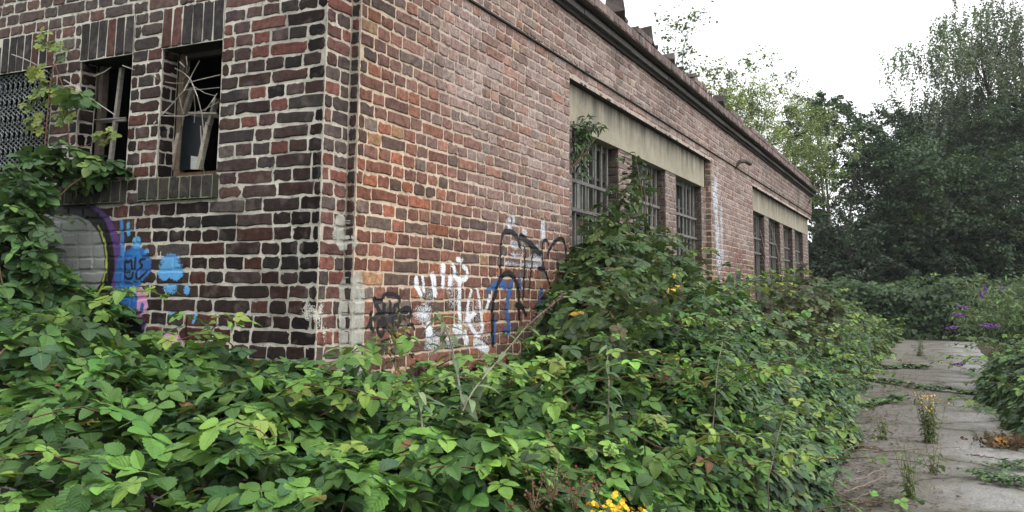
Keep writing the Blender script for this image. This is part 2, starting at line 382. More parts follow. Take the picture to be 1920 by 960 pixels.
def mor_end(u, z, r):
    n = fbm(u * 3, z * 3, 21)[:, None]; d = np.clip(n * 1.6 - .1, 0, 1)
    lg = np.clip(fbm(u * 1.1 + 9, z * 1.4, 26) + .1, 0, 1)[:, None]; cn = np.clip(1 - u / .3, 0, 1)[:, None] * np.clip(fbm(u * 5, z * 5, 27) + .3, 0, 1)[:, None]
    return np.array([.58, .55, .485]) * (1 - .42 * d) * (1 - .28 * lg) * (1 - .5 * cn) + r.normal(0, .01, (len(u), 1))
def pale(u, z):                                   # lime wash and bleaching high on the facade
    a = np.clip((z - 1.75 - .45 * (1.5 - np.minimum(u, 1.5))) * 1.05, 0, 1) * np.clip((u - .2) * 1.1, 0, 1)
    return np.clip(a * (.78 + .5 * fbm(u * 2.2, z * 2.2, 31)) + .22 * np.clip((u - 2) * .4, 0, 1), 0, .9)
def col_fac(u, z, r):
    c = pick(r, len(u), PAL_FAC); wm = np.clip(fbm(u * 1.3, z * 1.3, 71) + .25, 0, 1) * np.clip(1.8 - u * .6, 0, 1); c = c * (1 + wm[:, None] * np.array([.34, .13, .0])); p = (pale(u, z) * r.uniform(.35, 1.15, len(u)))[:, None]
    c = c * (1 - p) + np.array([.33, .26, .235]) * p
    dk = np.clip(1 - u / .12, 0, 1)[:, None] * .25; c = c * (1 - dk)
    far = np.clip((u - 8) / 6, 0, 1)[:, None]; st_ = np.clip(fbm(u * 2.6, z * .55, 83) * 1.4 - .15, 0, 1)[:, None] * np.clip((z - 2.2) * .8, .25, 1)[:, None]; return c * (1 - .22 * far) * (1 - .42 * st_)
def mor_fac(u, z, r):
    p = pale(u, z)[:, None]; n = np.clip(fbm(u * 2.5, z * 2.5, 41)[:, None], -1, 1)
    st_ = np.clip(fbm(u * 2.6, z * .55, 83) * 1.4 - .15, 0, 1)[:, None] * np.clip((z - 2.2) * .8, .25, 1)[:, None]; n = n + 2.2 * st_
    return (np.array([.60, .48, .36]) * (1 - p) + np.array([.47, .385, .345]) * p) * (1 - .16 * n)

YR, XL = .065, -.21                               # recessed corner strip, plane of the end wall
def yl(px, py): return at(px, py, 0, XL)[1]
W1 = (yl(412, 200), yl(300, 200), zc(29) - .012, zc(39) - .014); W2 = (yl(243, 200), yl(147, 200), zc(29) - .012, zc(39) - .014); W3 = (yl(95, 200), yl(95, 200) + .66, zc(29) - .012, zc(39) - .014)
WINS = [W1, W2, W3]
LINT = [(w[0] - .005, w[1] + .012, zc(39) - .014, zc(42)) for w in WINS]
SILL = [(w[0] - .02, w[1] + .09, zc(27) + .012, zc(29) - .012) for w in WINS]
END_FR = ((XL, 0, 0), (0, 1, 0), (-1, 0, 0))
op_end = WINS + LINT + SILL
rect = (YR, 6.2, 0, 4.2)
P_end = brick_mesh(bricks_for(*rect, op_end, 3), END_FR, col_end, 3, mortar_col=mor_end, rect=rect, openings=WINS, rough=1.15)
P_end = [P_end]
for (a, b, s, t) in WINS:                         # reveals: both jambs of each window
    for yy, nn in ((b, (0, -1, 0)), (a, (0, 1, 0))):
        fr = ((XL, yy, 0), (1, 0, 0), nn); rc = (.0, .115, s, t)
        P_end.append(brick_mesh(bricks_for(.004, .115, s, t, [], int(yy * 100)), fr, col_end, 8, mortar_col=mor_end, rect=rc, rough=.9))
END = wall_obj('wall', P_end, BLD, 'blackened brick end wall with two broken windows and a grated opening')
rect = (XL, 0., 0, 4.2)
def col_cor(u, z, r):
    c = pick(r, len(u), [(40, (.10, .05, .042)), (30, (.068, .05, .045)), (15, (.15, .058, .044)), (15, (.05, .038, .035))]); return c
def mor_cor(u, z, r): return np.tile((.5, .44, .37), (len(u), 1)) * (1 - .15 * np.clip(fbm(u * 4, z * 3, 5), -1, 1))[:, None]
PIER = wall_obj('corner_pier', [
    brick_mesh(bricks_for(*rect, [], 5), ((0, YR, 0), (1, 0, 0), (0, -1, 0)), col_cor, 5, mortar_col=mor_cor, rect=rect),
    brick_mesh(bricks_for(.003, YR - .003, 0, 4.2, [], 6), ((0, 0, 0), (0, 1, 0), (-1, 0, 0)), lambda u, z, r: col_cor(u, z, r) * .55, 6, mortar_col=lambda u, z, r: mor_cor(u, z, r) * .8, rect=(0, YR, 0, 4.2))], BLD, 'recessed brick corner strip patched with grey cement')  # side face reuses the strip's bricks darkened, its shade painted in

# facade with two shallow window recesses
ZL0, ZL1, RD = 3.065, zc(44) + .038, .085
G1, G2 = (2.985, 8.10, .75, ZL1), (11.02, 18.34, .75, ZL1)
rect = (0, 18.34, 0, zc(46)); FAC_FR = ((0, 0, 0), (1, 0, 0), (0, -1, 0)); op = [G1, G2]
pieces = [brick_mesh(bricks_for(*rect, op, 12), FAC_FR, col_fac, 12, mortar_col=mor_fac, rect=rect, openings=op, grid=.05)]
rect = (-.02, 18.34, zc(46) + .012, 4.03)
pieces.append(brick_mesh(bricks_for(*rect, [], 14), ((0, -.022, 0), (1, 0, 0), (0, -1, 0)), lambda u, z, r: col_fac(u, z, r) * .93, 14, mortar_col=mor_fac, rect=rect, grid=.05))
for xx, nn in ((G1[0], (1, 0, 0)), (G1[1], (-1, 0, 0)), (G2[0], (1, 0, 0))):   # recess jambs
    pieces.append(brick_mesh(bricks_for(.0, RD, G1[2], ZL1, [], 17), ((xx, 0, 0), (0, 1, 0), nn), lambda u, z, r: col_fac(u + 3, z, r) * .6, 17, mortar_col=mor_fac, rect=(0, RD, G1[2], ZL1)))  # facade brick darkened here, jamb shade put into the colour
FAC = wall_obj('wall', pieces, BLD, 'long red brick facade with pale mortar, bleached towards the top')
mb = MB()
mb.box((-.02, -.022, zc(46)), (18.34, .03, zc(46) + .012), (.05, .042, .04))                   # dark strip standing in for the shadow under the frieze
for g in (G1, G2): mb.box((g[0] + .002, .001, ZL1), (g[1] - .002, .25, ZL1 + .02), (.035, .03, .03))  # recess tops closed by dark strips, their shade put into the colour
mb.build('soffit_shade_strip', M_WOOD, BLD)

# far side, interior and roof
mb = MB(); d = (.035, .033, .03)
mb.box((XL + .12, .30, .0), (18.3, .33, .75), d); mb.box((18.30, .1, 0), (18.34, 7, 4.0), (.1, .06, .05)); mb.box((XL + .02, 7, 0), (18.34, 7.2, 4.2), (.1, .06, .05))
mb.box((2.2, .35, 0), (2.3, 6.9, 4.0), d); mb.box((XL + .3, 2.9, 0), (2.1, 3.0, 4.0), d); mb.box((3, 2.2, 0), (18, 2.3, 4.0), d)
mb.build('partition', M_DARK, BLD)
mb = MB(); mb.box((XL + .03, .05, 4.03), (18.34, 7.1, 4.10), (.06, .055, .05)); mb.build('roof', M_DARK, BLD)

# window groups: recessed brick piers, pale concrete lintel, steel framed windows behind
WPX = [[(1072, 1160), (1185, 1248), (1267, 1315)], [(1411, 1432), (1440, 1461), (1467, 1484), (1488, 1503)]]
JD = .12
def wx(px): return at(px, 380, 1, RD)[0]
for gi, g in enumerate((G1, G2)):
    wins = []
    for a, b in WPX[gi]: wins.append((max(wx(a), g[0] + .03), min(wx(b), g[1] - .12), .95, ZL0))
    rect = (g[0], g[1], g[2], ZL0); fr = ((0, RD, 0), (1, 0, 0), (0, -1, 0))
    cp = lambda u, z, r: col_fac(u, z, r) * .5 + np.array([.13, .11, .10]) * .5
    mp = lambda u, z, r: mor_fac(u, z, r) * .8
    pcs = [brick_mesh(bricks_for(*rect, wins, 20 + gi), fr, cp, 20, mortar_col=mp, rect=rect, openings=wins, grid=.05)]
    for (a, b, s, t) in wins:
        for xx, nn in ((b, (-1, 0, 0)), (a, (1, 0, 0))):
            pcs.append(brick_mesh(bricks_for(0, JD + .08, s, t, [], int(xx * 7)), ((xx, RD, 0), (0, 1, 0), nn), lambda u, z, r: cp(u + xx, z, r) * .38, 22, mortar_col=lambda u, z, r: mp(u + 5, z, r) * .3, rect=(0, JD + .08, s, t)))  # jambs are the pier brick and mortar darkened to paint in shade
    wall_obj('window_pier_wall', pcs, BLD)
    mb = MB(); mb.box((g[0] + .003, RD - .012, ZL0), (g[1] - (.10 if gi == 0 else .05), RD + .22, ZL1 - .001)); mb.build('concrete_lintel', M_CONC, BLD)
    for wi, (a, b, s, t) in enumerate(wins):
        yb = RD + JD; w = obj('window', [(a, yb + .05, s), (b, yb + .05, s), (b, yb + .05, t), (a, yb + .05, t), (a, yb + .06, s), (b, yb + .06, s), (b, yb + .06, t), (a, yb + .06, t)],
            [[(0, 1, 2, 3), (4, 7, 6, 5), (0, 4, 5, 1), (1, 5, 6, 2), (2, 6, 7, 3), (3, 7, 4, 0)]], M_PALE if gi == 0 and wi < 2 else M_GLASS, BLD)
        fm = MB(); fc = (.12, .115, .105)
        for z in (s + .03, t - .03, 2.36): fm.box((a, yb - .005, z - .03), (b, yb + .04, z + .03), (.06, .058, .055) if z == 2.36 else fc)
        for x in (a + .025, b - .025): fm.box((x - .025, yb - .003, s), (x + .025, yb + .038, t), fc)
        for i in range(1, 6 if gi == 0 else 3):
            x = a + (b - a) * i / (6 if gi == 0 else 3); fm.box((x - .012, yb, s + .06), (x + .012, yb + .035, 2.33), (.05, .048, .045)); fm.box((x - .012, yb, 2.39), (x + .012, yb + .035, t - .06), (.05, .048, .045))
        for z in (1.45, 1.9, 2.72): fm.box((a + .05, yb + .002, z - .012), (b - .05, yb + .033, z + .012), (.05, .048, .045))
        fm.build('frame', M_METAL, w)
        bm_ = MB(); nb = 7 if gi == 0 else 5; bc = (.17, .165, .15) if gi == 0 else (.15, .14, .13)
        for i in range(nb):
            x = a + (b - a) * (i + .6) / (nb + .1) + random.uniform(-.012, .012)
            if (gi, wi, i) in ((0, 2, 2),): bm_.bar((x, yb - .03, 2.45), (x, yb - .03, t - .25), .022, .016, bc, (1, 0, 0)); bm_.bar((x, yb - .03, s), (x, yb - .03, 2.28), .022, .016, bc, (1, 0, 0)); continue
            bm_.bar((x, yb - .03, s), (x + random.uniform(-.01, .01), yb - .03, t), .022, .016, bc, (1, 0, 0))
        for z in (2.62, 2.36, 1.9): bm_.bar((a, yb - .048, z), (b, yb - .048, z), .03, .012, tuple(c * .8 for c in bc))
        bm_.build('security_bars', M_METAL, w)
# corbelled cornice and broken parapet
mb = MB(); x = -.12; rr = random.Random(3)
xs_ = -.15
while xs_ < 18.42:
    L = rr.uniform(.5, .8); e = min(xs_ + L, 18.42)
    mb.box((xs_ + .002, -.085 + rr.uniform(-.004, .004), 4.032), (e - .002, .02, 4.082 + rr.uniform(-.003, .003)), tuple(np.array((.15, .14, .135)) * rr.uniform(.7, 1.1))); xs_ = e
mb.box((-.12, -.05, 3.985), (18.38, .02, 4.031), (.035, .032, .03)); mb.box((-.16, -.125, 4.0835), (18.41, .02, 4.1), (.035, .032, .03)); mb.build('cornice', M_CEM, BLD)  # two dark strips under the ledges, soffit shade painted as colour
def col_par(u, z, r): return pick(r, len(u), [(4, (.17, .125, .115)), (4, (.13, .10, .095)), (2, (.2, .15, .135))])
bl = np.array([(u + .05, 4.150, .088, .085) for u in np.arange(-.22, 18.40, .105)] )
bl2 = np.array([(u + .06, 4.235, .107, .06) for u in np.arange(-.22, 18.36, .127) if vnoise(np.array([u * .9]), np.array([2.]), 3)[0] > -.12 + .5 * vnoise(np.array([u * 4.3]), np.array([7.]), 5)[0]])
pcs = [brick_mesh(np.concatenate([bl, bl2]), ((0, -.165, 0), (1, 0, 0), (0, -1, 0)), col_par, 33, mortar_col=lambda u, z, r: np.tile((.17, .145, .135), (len(u), 1)), rect=(-.25, 18.44, 4.101, 4.20), proud=(.004, .012), rough=1.2)]
PAR = wall_obj('parapet', pcs, BLD)
mb = MB(); mb.box((-.25, -.163, 4.101), (18.44, .12, 4.2), (.14, .12, .11))
for b in bl2: mb.box((b[0] - .058, -.16, 4.2), (b[0] + .058, .1, 4.262 + rr.uniform(-.008, .008)), tuple(np.array((.16, .125, .115)) * rr.uniform(.6, 1.2)))
mb.build('parapet_core', M_CEM, BLD)
for px, py, s in ((1172, 36, .5), (1194, 54, .65), (1231, 91, .5), (1276, 131, .6), (1332, 180, .5), (1410, 252, .6), (1158, 22, 1.3), (1213, 70, 1.1), (1257, 116, .9), (1300, 150, .8), (1296, 148, .6), (1352, 197, 1.), (1366, 208, .7), (1385, 232, .7)):
    p = at(px, py, 1, -.1); n = 9
    v = np.array([(x, y, z) for x in (-1, 1) for y in (-1, 1) for z in (-1, 1)], float) * (np.array([.10, .08, .045]) * s) * RNG.uniform(.7, 1.2, (8, 3))
    a_ = RNG.uniform(-.5, .5, 2); v[:, 2] += v[:, 0] * a_[0]; v[:, 1] += v[:, 0] * a_[1]
    v += np.array([p[0], -.08, 4.26 + .035 * s])
    obj('loose_brick', v, [[(0, 1, 3, 2), (4, 6, 7, 5), (0, 4, 5, 1), (2, 3, 7, 6), (0, 2, 6, 4), (1, 5, 7, 3)]], M_CEM, BLD, attrs={'Col': ('FLOAT_COLOR', np.tile(np.array((.10, .085, .08)) * rr.uniform(.6, 1.3), (8, 1)))})
# bent rusty outlet pipe on the facade
p = at(1381, 303, 1, -.03); mb = MB()
mb.tube([p + (0, .06, -.12), p + (0, .0, -.06), p + (.02, -.05, 0), p + (.10, -.12, .012), p + (.26, -.16, -.01)], .028, .03, 8, (.05, .035, .03)); mb.build('drain_spout', M_METAL, BLD)

# ------------------------------------------------------------------ end wall windows
for wi, ((a, b, s, t), L, S_) in enumerate(zip(WINS, LINT, SILL)):
    colL = lambda u, z, r: pick(r, len(u), [(5, (.03, .026, .026)), (4, (.075, .036, .03)), (2, (.05, .035, .032))])
    rc = (L[0], L[1], L[2], L[3])
    pc = [brick_mesh(bricks_for(*rc, [], 50 + wi, True), ((XL - .004, 0, 0), (0, 1, 0), (-1, 0, 0)), colL, 50 + wi, mortar_col=mor_end, rect=rc, rough=.6),
          brick_mesh(np.zeros((0, 4)), ((XL, 0, L[2]), (0, 1, 0), (0, 0, -1)), colL, 1, mortar_col=lambda u, z, r: np.tile((.02, .02, .02), (len(u), 1)), rect=(L[0], L[1], 0, .001))]
    wall_obj('soldier_lintel', pc, BLD)
    mb = MB(); mb.box((XL - .002, L[0], L[2] + .001), (XL + .2, L[1], L[3]), (.03, .028, .027)); mb.build('lintel_core', M_DARK, BLD)
    rc = (S_[0], S_[1], S_[2], S_[3]); colS = lambda u, z, r: pick(r, len(u), [(5, (.028, .027, .024)), (3, (.045, .04, .03)), (1, (.07, .04, .033))])
    sill = wall_obj('sill', [brick_mesh(bricks_for(*rc, [], 60 + wi, True), ((XL - .045, 0, 0), (0, 1, 0), (-1, 0, 0)), colS, 60 + wi, mortar_col=lambda u, z, r: np.tile((.2, .19, .14), (len(u), 1)), rect=rc, rough=.7)], BLD)
    mb = MB(); mb.box((XL - .044, S_[0], S_[2]), (XL + .16, S_[1], S_[3]), (.045, .043, .035)); mb.build('sill_core', M_CEM, BLD)
def wl(px, py, x): return at(px, py, 0, x)
XF = XL + .125
wood, rust = (.20, .18, .15), (.10, .06, .035)
# first window: rusty frame, its casement fallen inwards
a, b, s, t = W1
fm = MB()
for y in (a + .02, b - .02): fm.box((XF, y - .02, s), (XF + .045, y + .02, t), (.13, .10, .07))
fm.box((XF - .01, a + .04, s), (XF + .05, b - .04, s + .045), rust); fm.box((XF, a + .04, t - .03), (XF + .045, b - .04, t), (.05, .04, .035))
win = fm.build('window', M_WOOD, BLD, label='broken window with a sagging wooden casement and dead twigs')
cs = MB(); xi = XF - .005
for (p, q, w, c) in (((362, 165), (346, 216), .024, (.11, .10, .085)), ((346, 216), (320, 318), .026, (.32, .29, .24)), ((406, 185), (392, 236), .020, (.16, .14, .12)), ((392, 230), (373, 318), .026, (.30, .27, .22)), ((340, 214), (408, 216), .014, (.22, .2, .17))):
    cs.bar(wl(*p, xi + .03), wl(*q, xi), w, .03, c, (0, 1, 0))
cs.build('casement', M_WOOD, win)
pv = [wl(347, 217, xi + .02), wl(392, 217, xi + .02), wl(374, 318, xi + .012), wl(322, 318, xi + .012)]; pv += [v + np.array([.005, 0, 0]) for v in pv]
obj('pane', pv, [[(0, 1, 2, 3), (4, 7, 6, 5), (0, 4, 5, 1), (1, 5, 6, 2), (2, 6, 7, 3), (3, 7, 4, 0)]], M_GLASS, win)
pv = [wl(358, 292, xi - .004), wl(371, 294, xi - .004), wl(371, 318, xi - .01), wl(357, 317, xi - .01)]; pv += [v + np.array([.004, 0, 0]) for v in pv]
obj('glass_shard', pv, [[(0, 1, 2, 3), (4, 7, 6, 5), (0, 4, 5, 1), (1, 5, 6, 2), (2, 6, 7, 3), (3, 7, 4, 0)]], M_PALE, win)
# second window
a, b, s, t = W2
fm = MB()
fm.box((XF, b - .045, s), (XF + .045, b - .01, t), (.09, .075, .06)); fm.box((XF, a + .01, s), (XF + .045, a + .04, t), (.06, .05, .045)); fm.box((XF, a + .04, s), (XF + .05, b - .04, s + .05), (.05, .04, .03))
win = fm.build('window', M_WOOD, BLD, label='broken window half covered by a climbing bramble')
cs = MB()
for p, q, w, c in (((229, 128), (206, 316), .022, (.27, .25, .22)), ((183, 136), (168, 245), .022, (.20, .17, .13)), ((168, 228), (236, 224), .016, (.18, .165, .15))):
    cs.bar(wl(*p, xi + .02), wl(*q, xi), w, .025, c, (0, 1, 0))
cs.build('casement', M_WOOD, win)
# third opening: expanded steel grate
a, b, s, t = W3; fm = MB(); gc = (.16, .175, .18)
gx = XL + .03
for y in (a + .012, b - .012): fm.box((gx - .012, y - .012, s), (gx + .012, y + .012, t), (.06, .055, .05))
gr = fm.build('window', M_METAL, BLD, label='opening closed by a grey expanded steel grate')
lm = MB(); H = t - s; sp = .05
for i in range(int((b - a) / sp) + 1):
    y0 = a + i * sp; n = 29; zz = np.linspace(s, t, n)
    for sg in (1, -1):
        P = np.stack([np.full(n, gx) + sg * .006 * np.sin(np.arange(n) * 1.57), y0 + sg * .016 * (np.arange(n) % 2 * 2 - 1) + .005, zz], 1); P[:, 1] = np.clip(P[:, 1], a + .002, b - .002)
        lm.tube(P, .0052, .0052, 4, gc)
lm.build('steel_grate', M_METAL, gr)

# ------------------------------------------------------------------ graffiti: paint film lying on the brick relief
def bvh_of(os_):
    V, P, n = [], [], 0
    for o in os_:
        me = o.data; co = np.empty(len(me.vertices) * 3); me.vertices.foreach_get('co', co); V.append(co.reshape(-1, 3))
        P += [[v + n for v in p.vertices] for p in me.polygons]; n += len(me.vertices)
    return BVHTree.FromPolygons(np.concatenate(V).tolist(), P)
BV_END, BV_FAC = bvh_of([END]), bvh_of([FAC, PIER])
class Paint:
    """strokes given in photo pixels, carried onto a wall plane; later strokes cover earlier ones"""
    def __init__(s, face, box, cell):
        s.face = face; s.cell = cell
        s.to = (lambda x, y: at(x, y, 0, XL)[[1, 2]]) if face == 'end' else (lambda x, y: at(x, y, 1, face)[[0, 2]])
        c = np.array([s.to(x, y) for x in (box[0], box[2]) for y in (box[1], box[3])]); s.lo, hi = c.min(0), c.max(0)
        n = np.ceil((hi - s.lo) / cell).astype(int); s.u, s.z = np.meshgrid(s.lo[0] + np.arange(n[0]) * cell, s.lo[1] + np.arange(n[1]) * cell, indexing='ij')
        s.A = np.zeros(s.u.shape); s.C = np.zeros(s.u.shape + (3,)); s.jit = fbm(s.u * 40, s.z * 40, 3) * .006
    def lay(s, d, col, soft, alpha):
        a = np.clip(.5 - (d + s.jit * (.4 + 6 * soft)) / max(soft, .002), 0, 1) * alpha
        s.C = s.C * (1 - a[..., None]) + np.array(col) * a[..., None]; s.A = 1 - (1 - s.A) * (1 - a)
    def scale(s, x, y): return np.linalg.norm(s.to(x, y + 10) - s.to(x, y)) / 10
    def line(s, pts, w, col, soft=.006, alpha=1.):
        P = np.array([s.to(*p) for p in pts]); r = w / 2 * (1.2 if s.face == 'end' else 2.5) * s.scale(*pts[len(pts) // 2]); d = np.full(s.u.shape, 9.)
        if len(P) > 2:                            # smooth the stroke
            for _ in range(2):
                Q = np.empty((len(P) * 2 - 2 + 2, 2)); Q[0] = P[0]; Q[-1] = P[-1]; Q[1:-1:2] = P[:-1] * .75 + P[1:] * .25; Q[2:-1:2] = P[:-1] * .25 + P[1:] * .75; P = Q
        for a, b in zip(P[:-1], P[1:]):
            e = b - a; L = e @ e + 1e-9; t = np.clip(((s.u - a[0]) * e[0] + (s.z - a[1]) * e[1]) / L, 0, 1)
            d = np.minimum(d, np.hypot(s.u - a[0] - t * e[0], s.z - a[1] - t * e[1]))
        s.lay(d - r, col, soft, alpha)
    def blob(s, x, y, rx, ry, col, soft=.01, alpha=1.):
        c = s.to(x, y); r = s.to(x + rx, y - ry) - c; k = np.hypot((s.u - c[0]) / r[0], (s.z - c[1]) / r[1]); s.lay((k - 1) * min(abs(r)), col, soft, alpha)
    def poly(s, pts, col, soft=.006, alpha=1.):
        P = np.array([s.to(*p) for p in pts]); ins = np.zeros(s.u.shape, bool); d = np.full(s.u.shape, 9.)
        for a, b in zip(P, np.roll(P, -1, 0)):
            e = b - a; L = e @ e + 1e-9; t = np.clip(((s.u - a[0]) * e[0] + (s.z - a[1]) * e[1]) / L, 0, 1)
            d = np.minimum(d, np.hypot(s.u - a[0] - t * e[0], s.z - a[1] - t * e[1]))
            if abs(e[1]) > 1e-9:
                c = ((a[1] > s.z) != (b[1] > s.z)) & (s.u < a[0] + (s.z - a[1]) / e[1] * e[0]); ins ^= c
        s.lay(np.where(ins, -d, d), col, soft, alpha)
    def build(s, label, bv, thr=.42):
        n, k = s.u.shape; s.C /= np.maximum(s.A, .02)[..., None]
        Am = (s.A[:-1, :-1] + s.A[1:, :-1] + s.A[1:, 1:] + s.A[:-1, 1:]) / 4; wear = .24 * fbm(s.u[:-1, :-1] * 11, s.z[:-1, :-1] * 11, 77, 4) - .05
        kq = Am + wear > RNG.uniform(.12, .88, Am.shape)
        use = np.zeros((n, k), bool)
        for dx in (0, 1):
            for dy in (0, 1): use[dx:n - 1 + dx, dy:k - 1 + dy] |= kq
        idx = np.full((n, k), -1); ii = np.argwhere(use); idx[use] = np.arange(len(ii)); V = np.empty((len(ii), 3))
        for q, (i, j) in enumerate(ii):
            u, z = s.u[i, j], s.z[i, j]
            if s.face == 'end':
                h = bv.ray_cast(Vector((XL - .3, u, z)), Vector((1, 0, 0)), .6)[0]; V[q] = ((h.x if h else XL) - .0016, u, z)
            else:
                h = bv.ray_cast(Vector((u, s.face - .3, z)), Vector((0, 1, 0)), .6)[0]; V[q] = (u, (h.y if h else s.face) - .0016, z)
        ij = np.argwhere(kq); a = idx[ij[:, 0], ij[:, 1]]; b = idx[ij[:, 0] + 1, ij[:, 1]]; c = idx[ij[:, 0] + 1, ij[:, 1] + 1]; d = idx[ij[:, 0], ij[:, 1] + 1]
        Q = np.stack([a, b, c, d], 1)
        if s.face == 'end': Q = Q[:, ::-1]
        return obj('graffiti', V, [Q], M_PAINT, BLD, label=label, attrs={'Col': ('FLOAT_COLOR', s.C[use])}, smooth=True)

BLK, SIL, PUR, BLU, LBL, PNK, YGR, WHT = (.012, .012, .013), (.28, .29, .28), (.10, .05, .19), (.03, .125, .36), (.10, .31, .58), (.62, .30, .50), (.35, .40, .07), (.62, .64, .68)
g = Paint('end', (60, 385, 300, 640), .004)
g.line([(172, 395), (200, 416), (217, 450), (221, 500), (216, 545), (230, 568), (264, 606)], 23, PUR, .015)
g.poly([(222, 480), (250, 462), (270, 466), (286, 490), (283, 512), (262, 535), (258, 592), (245, 594), (222, 566), (216, 520)], BLU, .012)
g.blob(255, 478, 16, 8, (.03, .18, .5)); g.line([(230, 416), (231, 480)], 8, (.05, .2, .5), .012); g.line([(243, 420), (243, 440)], 7, LBL, .01); g.blob(257, 455, 9, 12, LBL); g.blob(278, 471, 5, 5, LBL)
g.poly([(258, 540), (268, 537), (276, 550), (279, 576), (268, 590), (258, 592)], PNK); g.line([(268, 572), (264, 592)], 7, BLU); g.poly([(258, 590), (270, 584), (262, 604), (250, 608)], PNK)
g.poly([(60, 400), (100, 396), (140, 398), (168, 410), (187, 432), (197, 465), (198, 512), (188, 545), (166, 564), (60, 570)], SIL)
g.blob(120, 470, 40, 16, (.16, .17, .165), .08, .4); g.blob(95, 520, 30, 40, (.12, .13, .125), .1, .5)
g.poly([(175, 575), (195, 570), (215, 580), (220, 595), (170, 595)], SIL)
g.line([(80, 390), (138, 389), (172, 401), (194, 426), (205, 462), (208, 510), (196, 545), (168, 568)], 21, BLK); g.line([(150, 566), (188, 558), (215, 568), (240, 592), (260, 615)], 17, BLK)
g.line([(186, 424), (196, 445), (201, 480), (200, 515), (190, 545), (174, 562)], 3.6, YGR, .003)
for st in ([(236, 505), (235, 486), (242, 494), (247, 484), (249, 504)], [(254, 503), (255, 484)], [(273, 486), (264, 487), (262, 493), (270, 498), (262, 504)], [(234, 510), (236, 516), (240, 523), (250, 523), (252, 510)], [(236, 510), (246, 510)], [(258, 508), (258, 525), (266, 520), (276, 509)]): g.line(st, 4.2, BLK, .003)
g.build('silver letter outlined in black with purple and blue fill and a small black tag', BV_END)
g = Paint('end', (285, 455, 400, 700), .004)
g.blob(321, 486, 19, 11, (.10, .30, .6), .02, .85); g.blob(310, 512, 13, 14, LBL, .015); g.blob(332, 512, 14, 14, LBL, .015); g.blob(320, 497, 20, 9, LBL, .02, .9); g.blob(321, 541, 13, 10, LBL, .02); g.blob(352, 544, 6, 10, LBL, .01)
g.blob(322, 588, 5, 4, LBL); g.line([(370, 590), (364, 604)], 6, LBL); g.build('pale blue drips sprayed on dark brick', BV_END)
g = Paint('end', (285, 605, 400, 700), .004)
g.poly([(303, 632), (318, 620), (335, 628), (348, 645), (350, 660), (338, 664), (318, 648)], PNK); g.poly([(322, 652), (338, 660), (350, 668), (346, 682), (335, 672)], PNK)
g.build('pink blot sprayed low on dark brick', BV_END)
g = Paint(0., (684, 540, 786, 672), .003)
cr = lambda L: [(680 + x / 6, 520 + y / 6) for x, y in L]
g.poly(cr([(215, 340), (330, 330), (420, 440), (400, 520), (240, 510), (200, 420)]), (.035, .033, .033), .02, .8); g.poly(cr([(170, 740), (300, 690), (330, 820), (160, 850)]), (.05, .046, .045), .03, .6)
for st, w in (([(215, 270), (212, 215), (260, 184), (330, 184), (400, 215), (420, 260), (400, 285)], 20), ([(125, 240), (150, 320), (195, 420), (260, 560), (320, 625)], 24), ([(125, 245), (170, 272), (212, 262)], 22), ([(230, 310), (225, 440)], 26), ([(300, 280), (300, 420)], 22),
              ([(345, 420), (340, 310), (400, 312), (405, 410), (345, 425)], 20), ([(430, 370), (470, 340), (535, 350), (548, 420), (500, 465), (420, 440)], 22), ([(430, 385), (500, 395)], 16), ([(88, 405), (78, 520), (112, 600)], 24), ([(40, 565), (88, 470)], 18), ([(120, 465), (192, 385)], 22),
              ([(170, 500), (158, 600), (200, 672), (238, 600), (225, 520), (175, 500)], 22), ([(235, 520), (300, 600), (345, 632), (365, 540), (400, 565), (412, 480)], 20), ([(325, 420), (328, 600)], 18), ([(488, 560), (500, 620), (550, 690), (480, 692)], 18), ([(490, 548), (545, 522), (575, 580)], 18), ([(150, 850), (165, 745), (300, 690)], 14)):
    g.line(cr(st), w / 6, BLK, .006)
g.build('black scrawled tag near the corner', BV_FAC)
g = Paint(0., (765, 470, 925, 700), .004)
c4 = lambda L: [(820 + x / 4.364, 480 + y / 4.364) for x, y in L]; c3 = lambda L: [(660 + x / 4.8, 480 + y / 4.8) for x, y in L]
for st, w in (([(40, 90), (35, 240)], 34), ([(102, 180), (96, 235)], 38), ([(125, 80), (140, 180), (185, 205), (235, 190), (238, 110), (205, 85)], 26), ([(176, 200), (172, 420), (180, 640)], 36), ([(270, 290), (238, 420), (252, 560), (325, 665), (368, 600), (345, 420), (320, 280)], 26), ([(422, 335), (392, 435)], 32), ([(300, 470), (235, 520)], 30), ([(160, 30), (185, 38)], 34), ([(300, 705), (400, 765)], 46), ([(215, 640), (232, 700)], 46), ([(130, 590), (150, 625)], 40)): g.line(c4(st), w / 6.8, WHT, .014, .9)
for st, w in (([(572, 210), (572, 262)], 44), ([(582, 285), (612, 360)], 36), ([(628, 195), (642, 310)], 24), ([(720, 180), (738, 335)], 46), ([(815, 100), (812, 250)], 40), ([(680, 640), (692, 695)], 62)): g.line(c3(st), w / 7.2, WHT, .014, .9)
g.blob(790, 588, 14, 16, (.5, .53, .58), .06, .72); g.blob(812, 640, 14, 20, (.5, .52, .56), .06, .65)
for x_, y_, rx_, ry_, a_ in ((800, 565, 14, 30, .32), (850, 545, 16, 35, .3), (885, 590, 20, 35, .32), (845, 630, 22, 26, .42), (905, 640, 14, 30, .3)): g.blob(x_, y_, rx_, ry_, (.55, .57, .6), .1, a_)
g.build('white sprayed tag, letters half worn away', BV_FAC)
g = Paint(0., (912, 400, 1068, 670), .004)
c7 = lambda L: [(900 + x / 4.8, 360 + y / 4.8) for x, y in L]
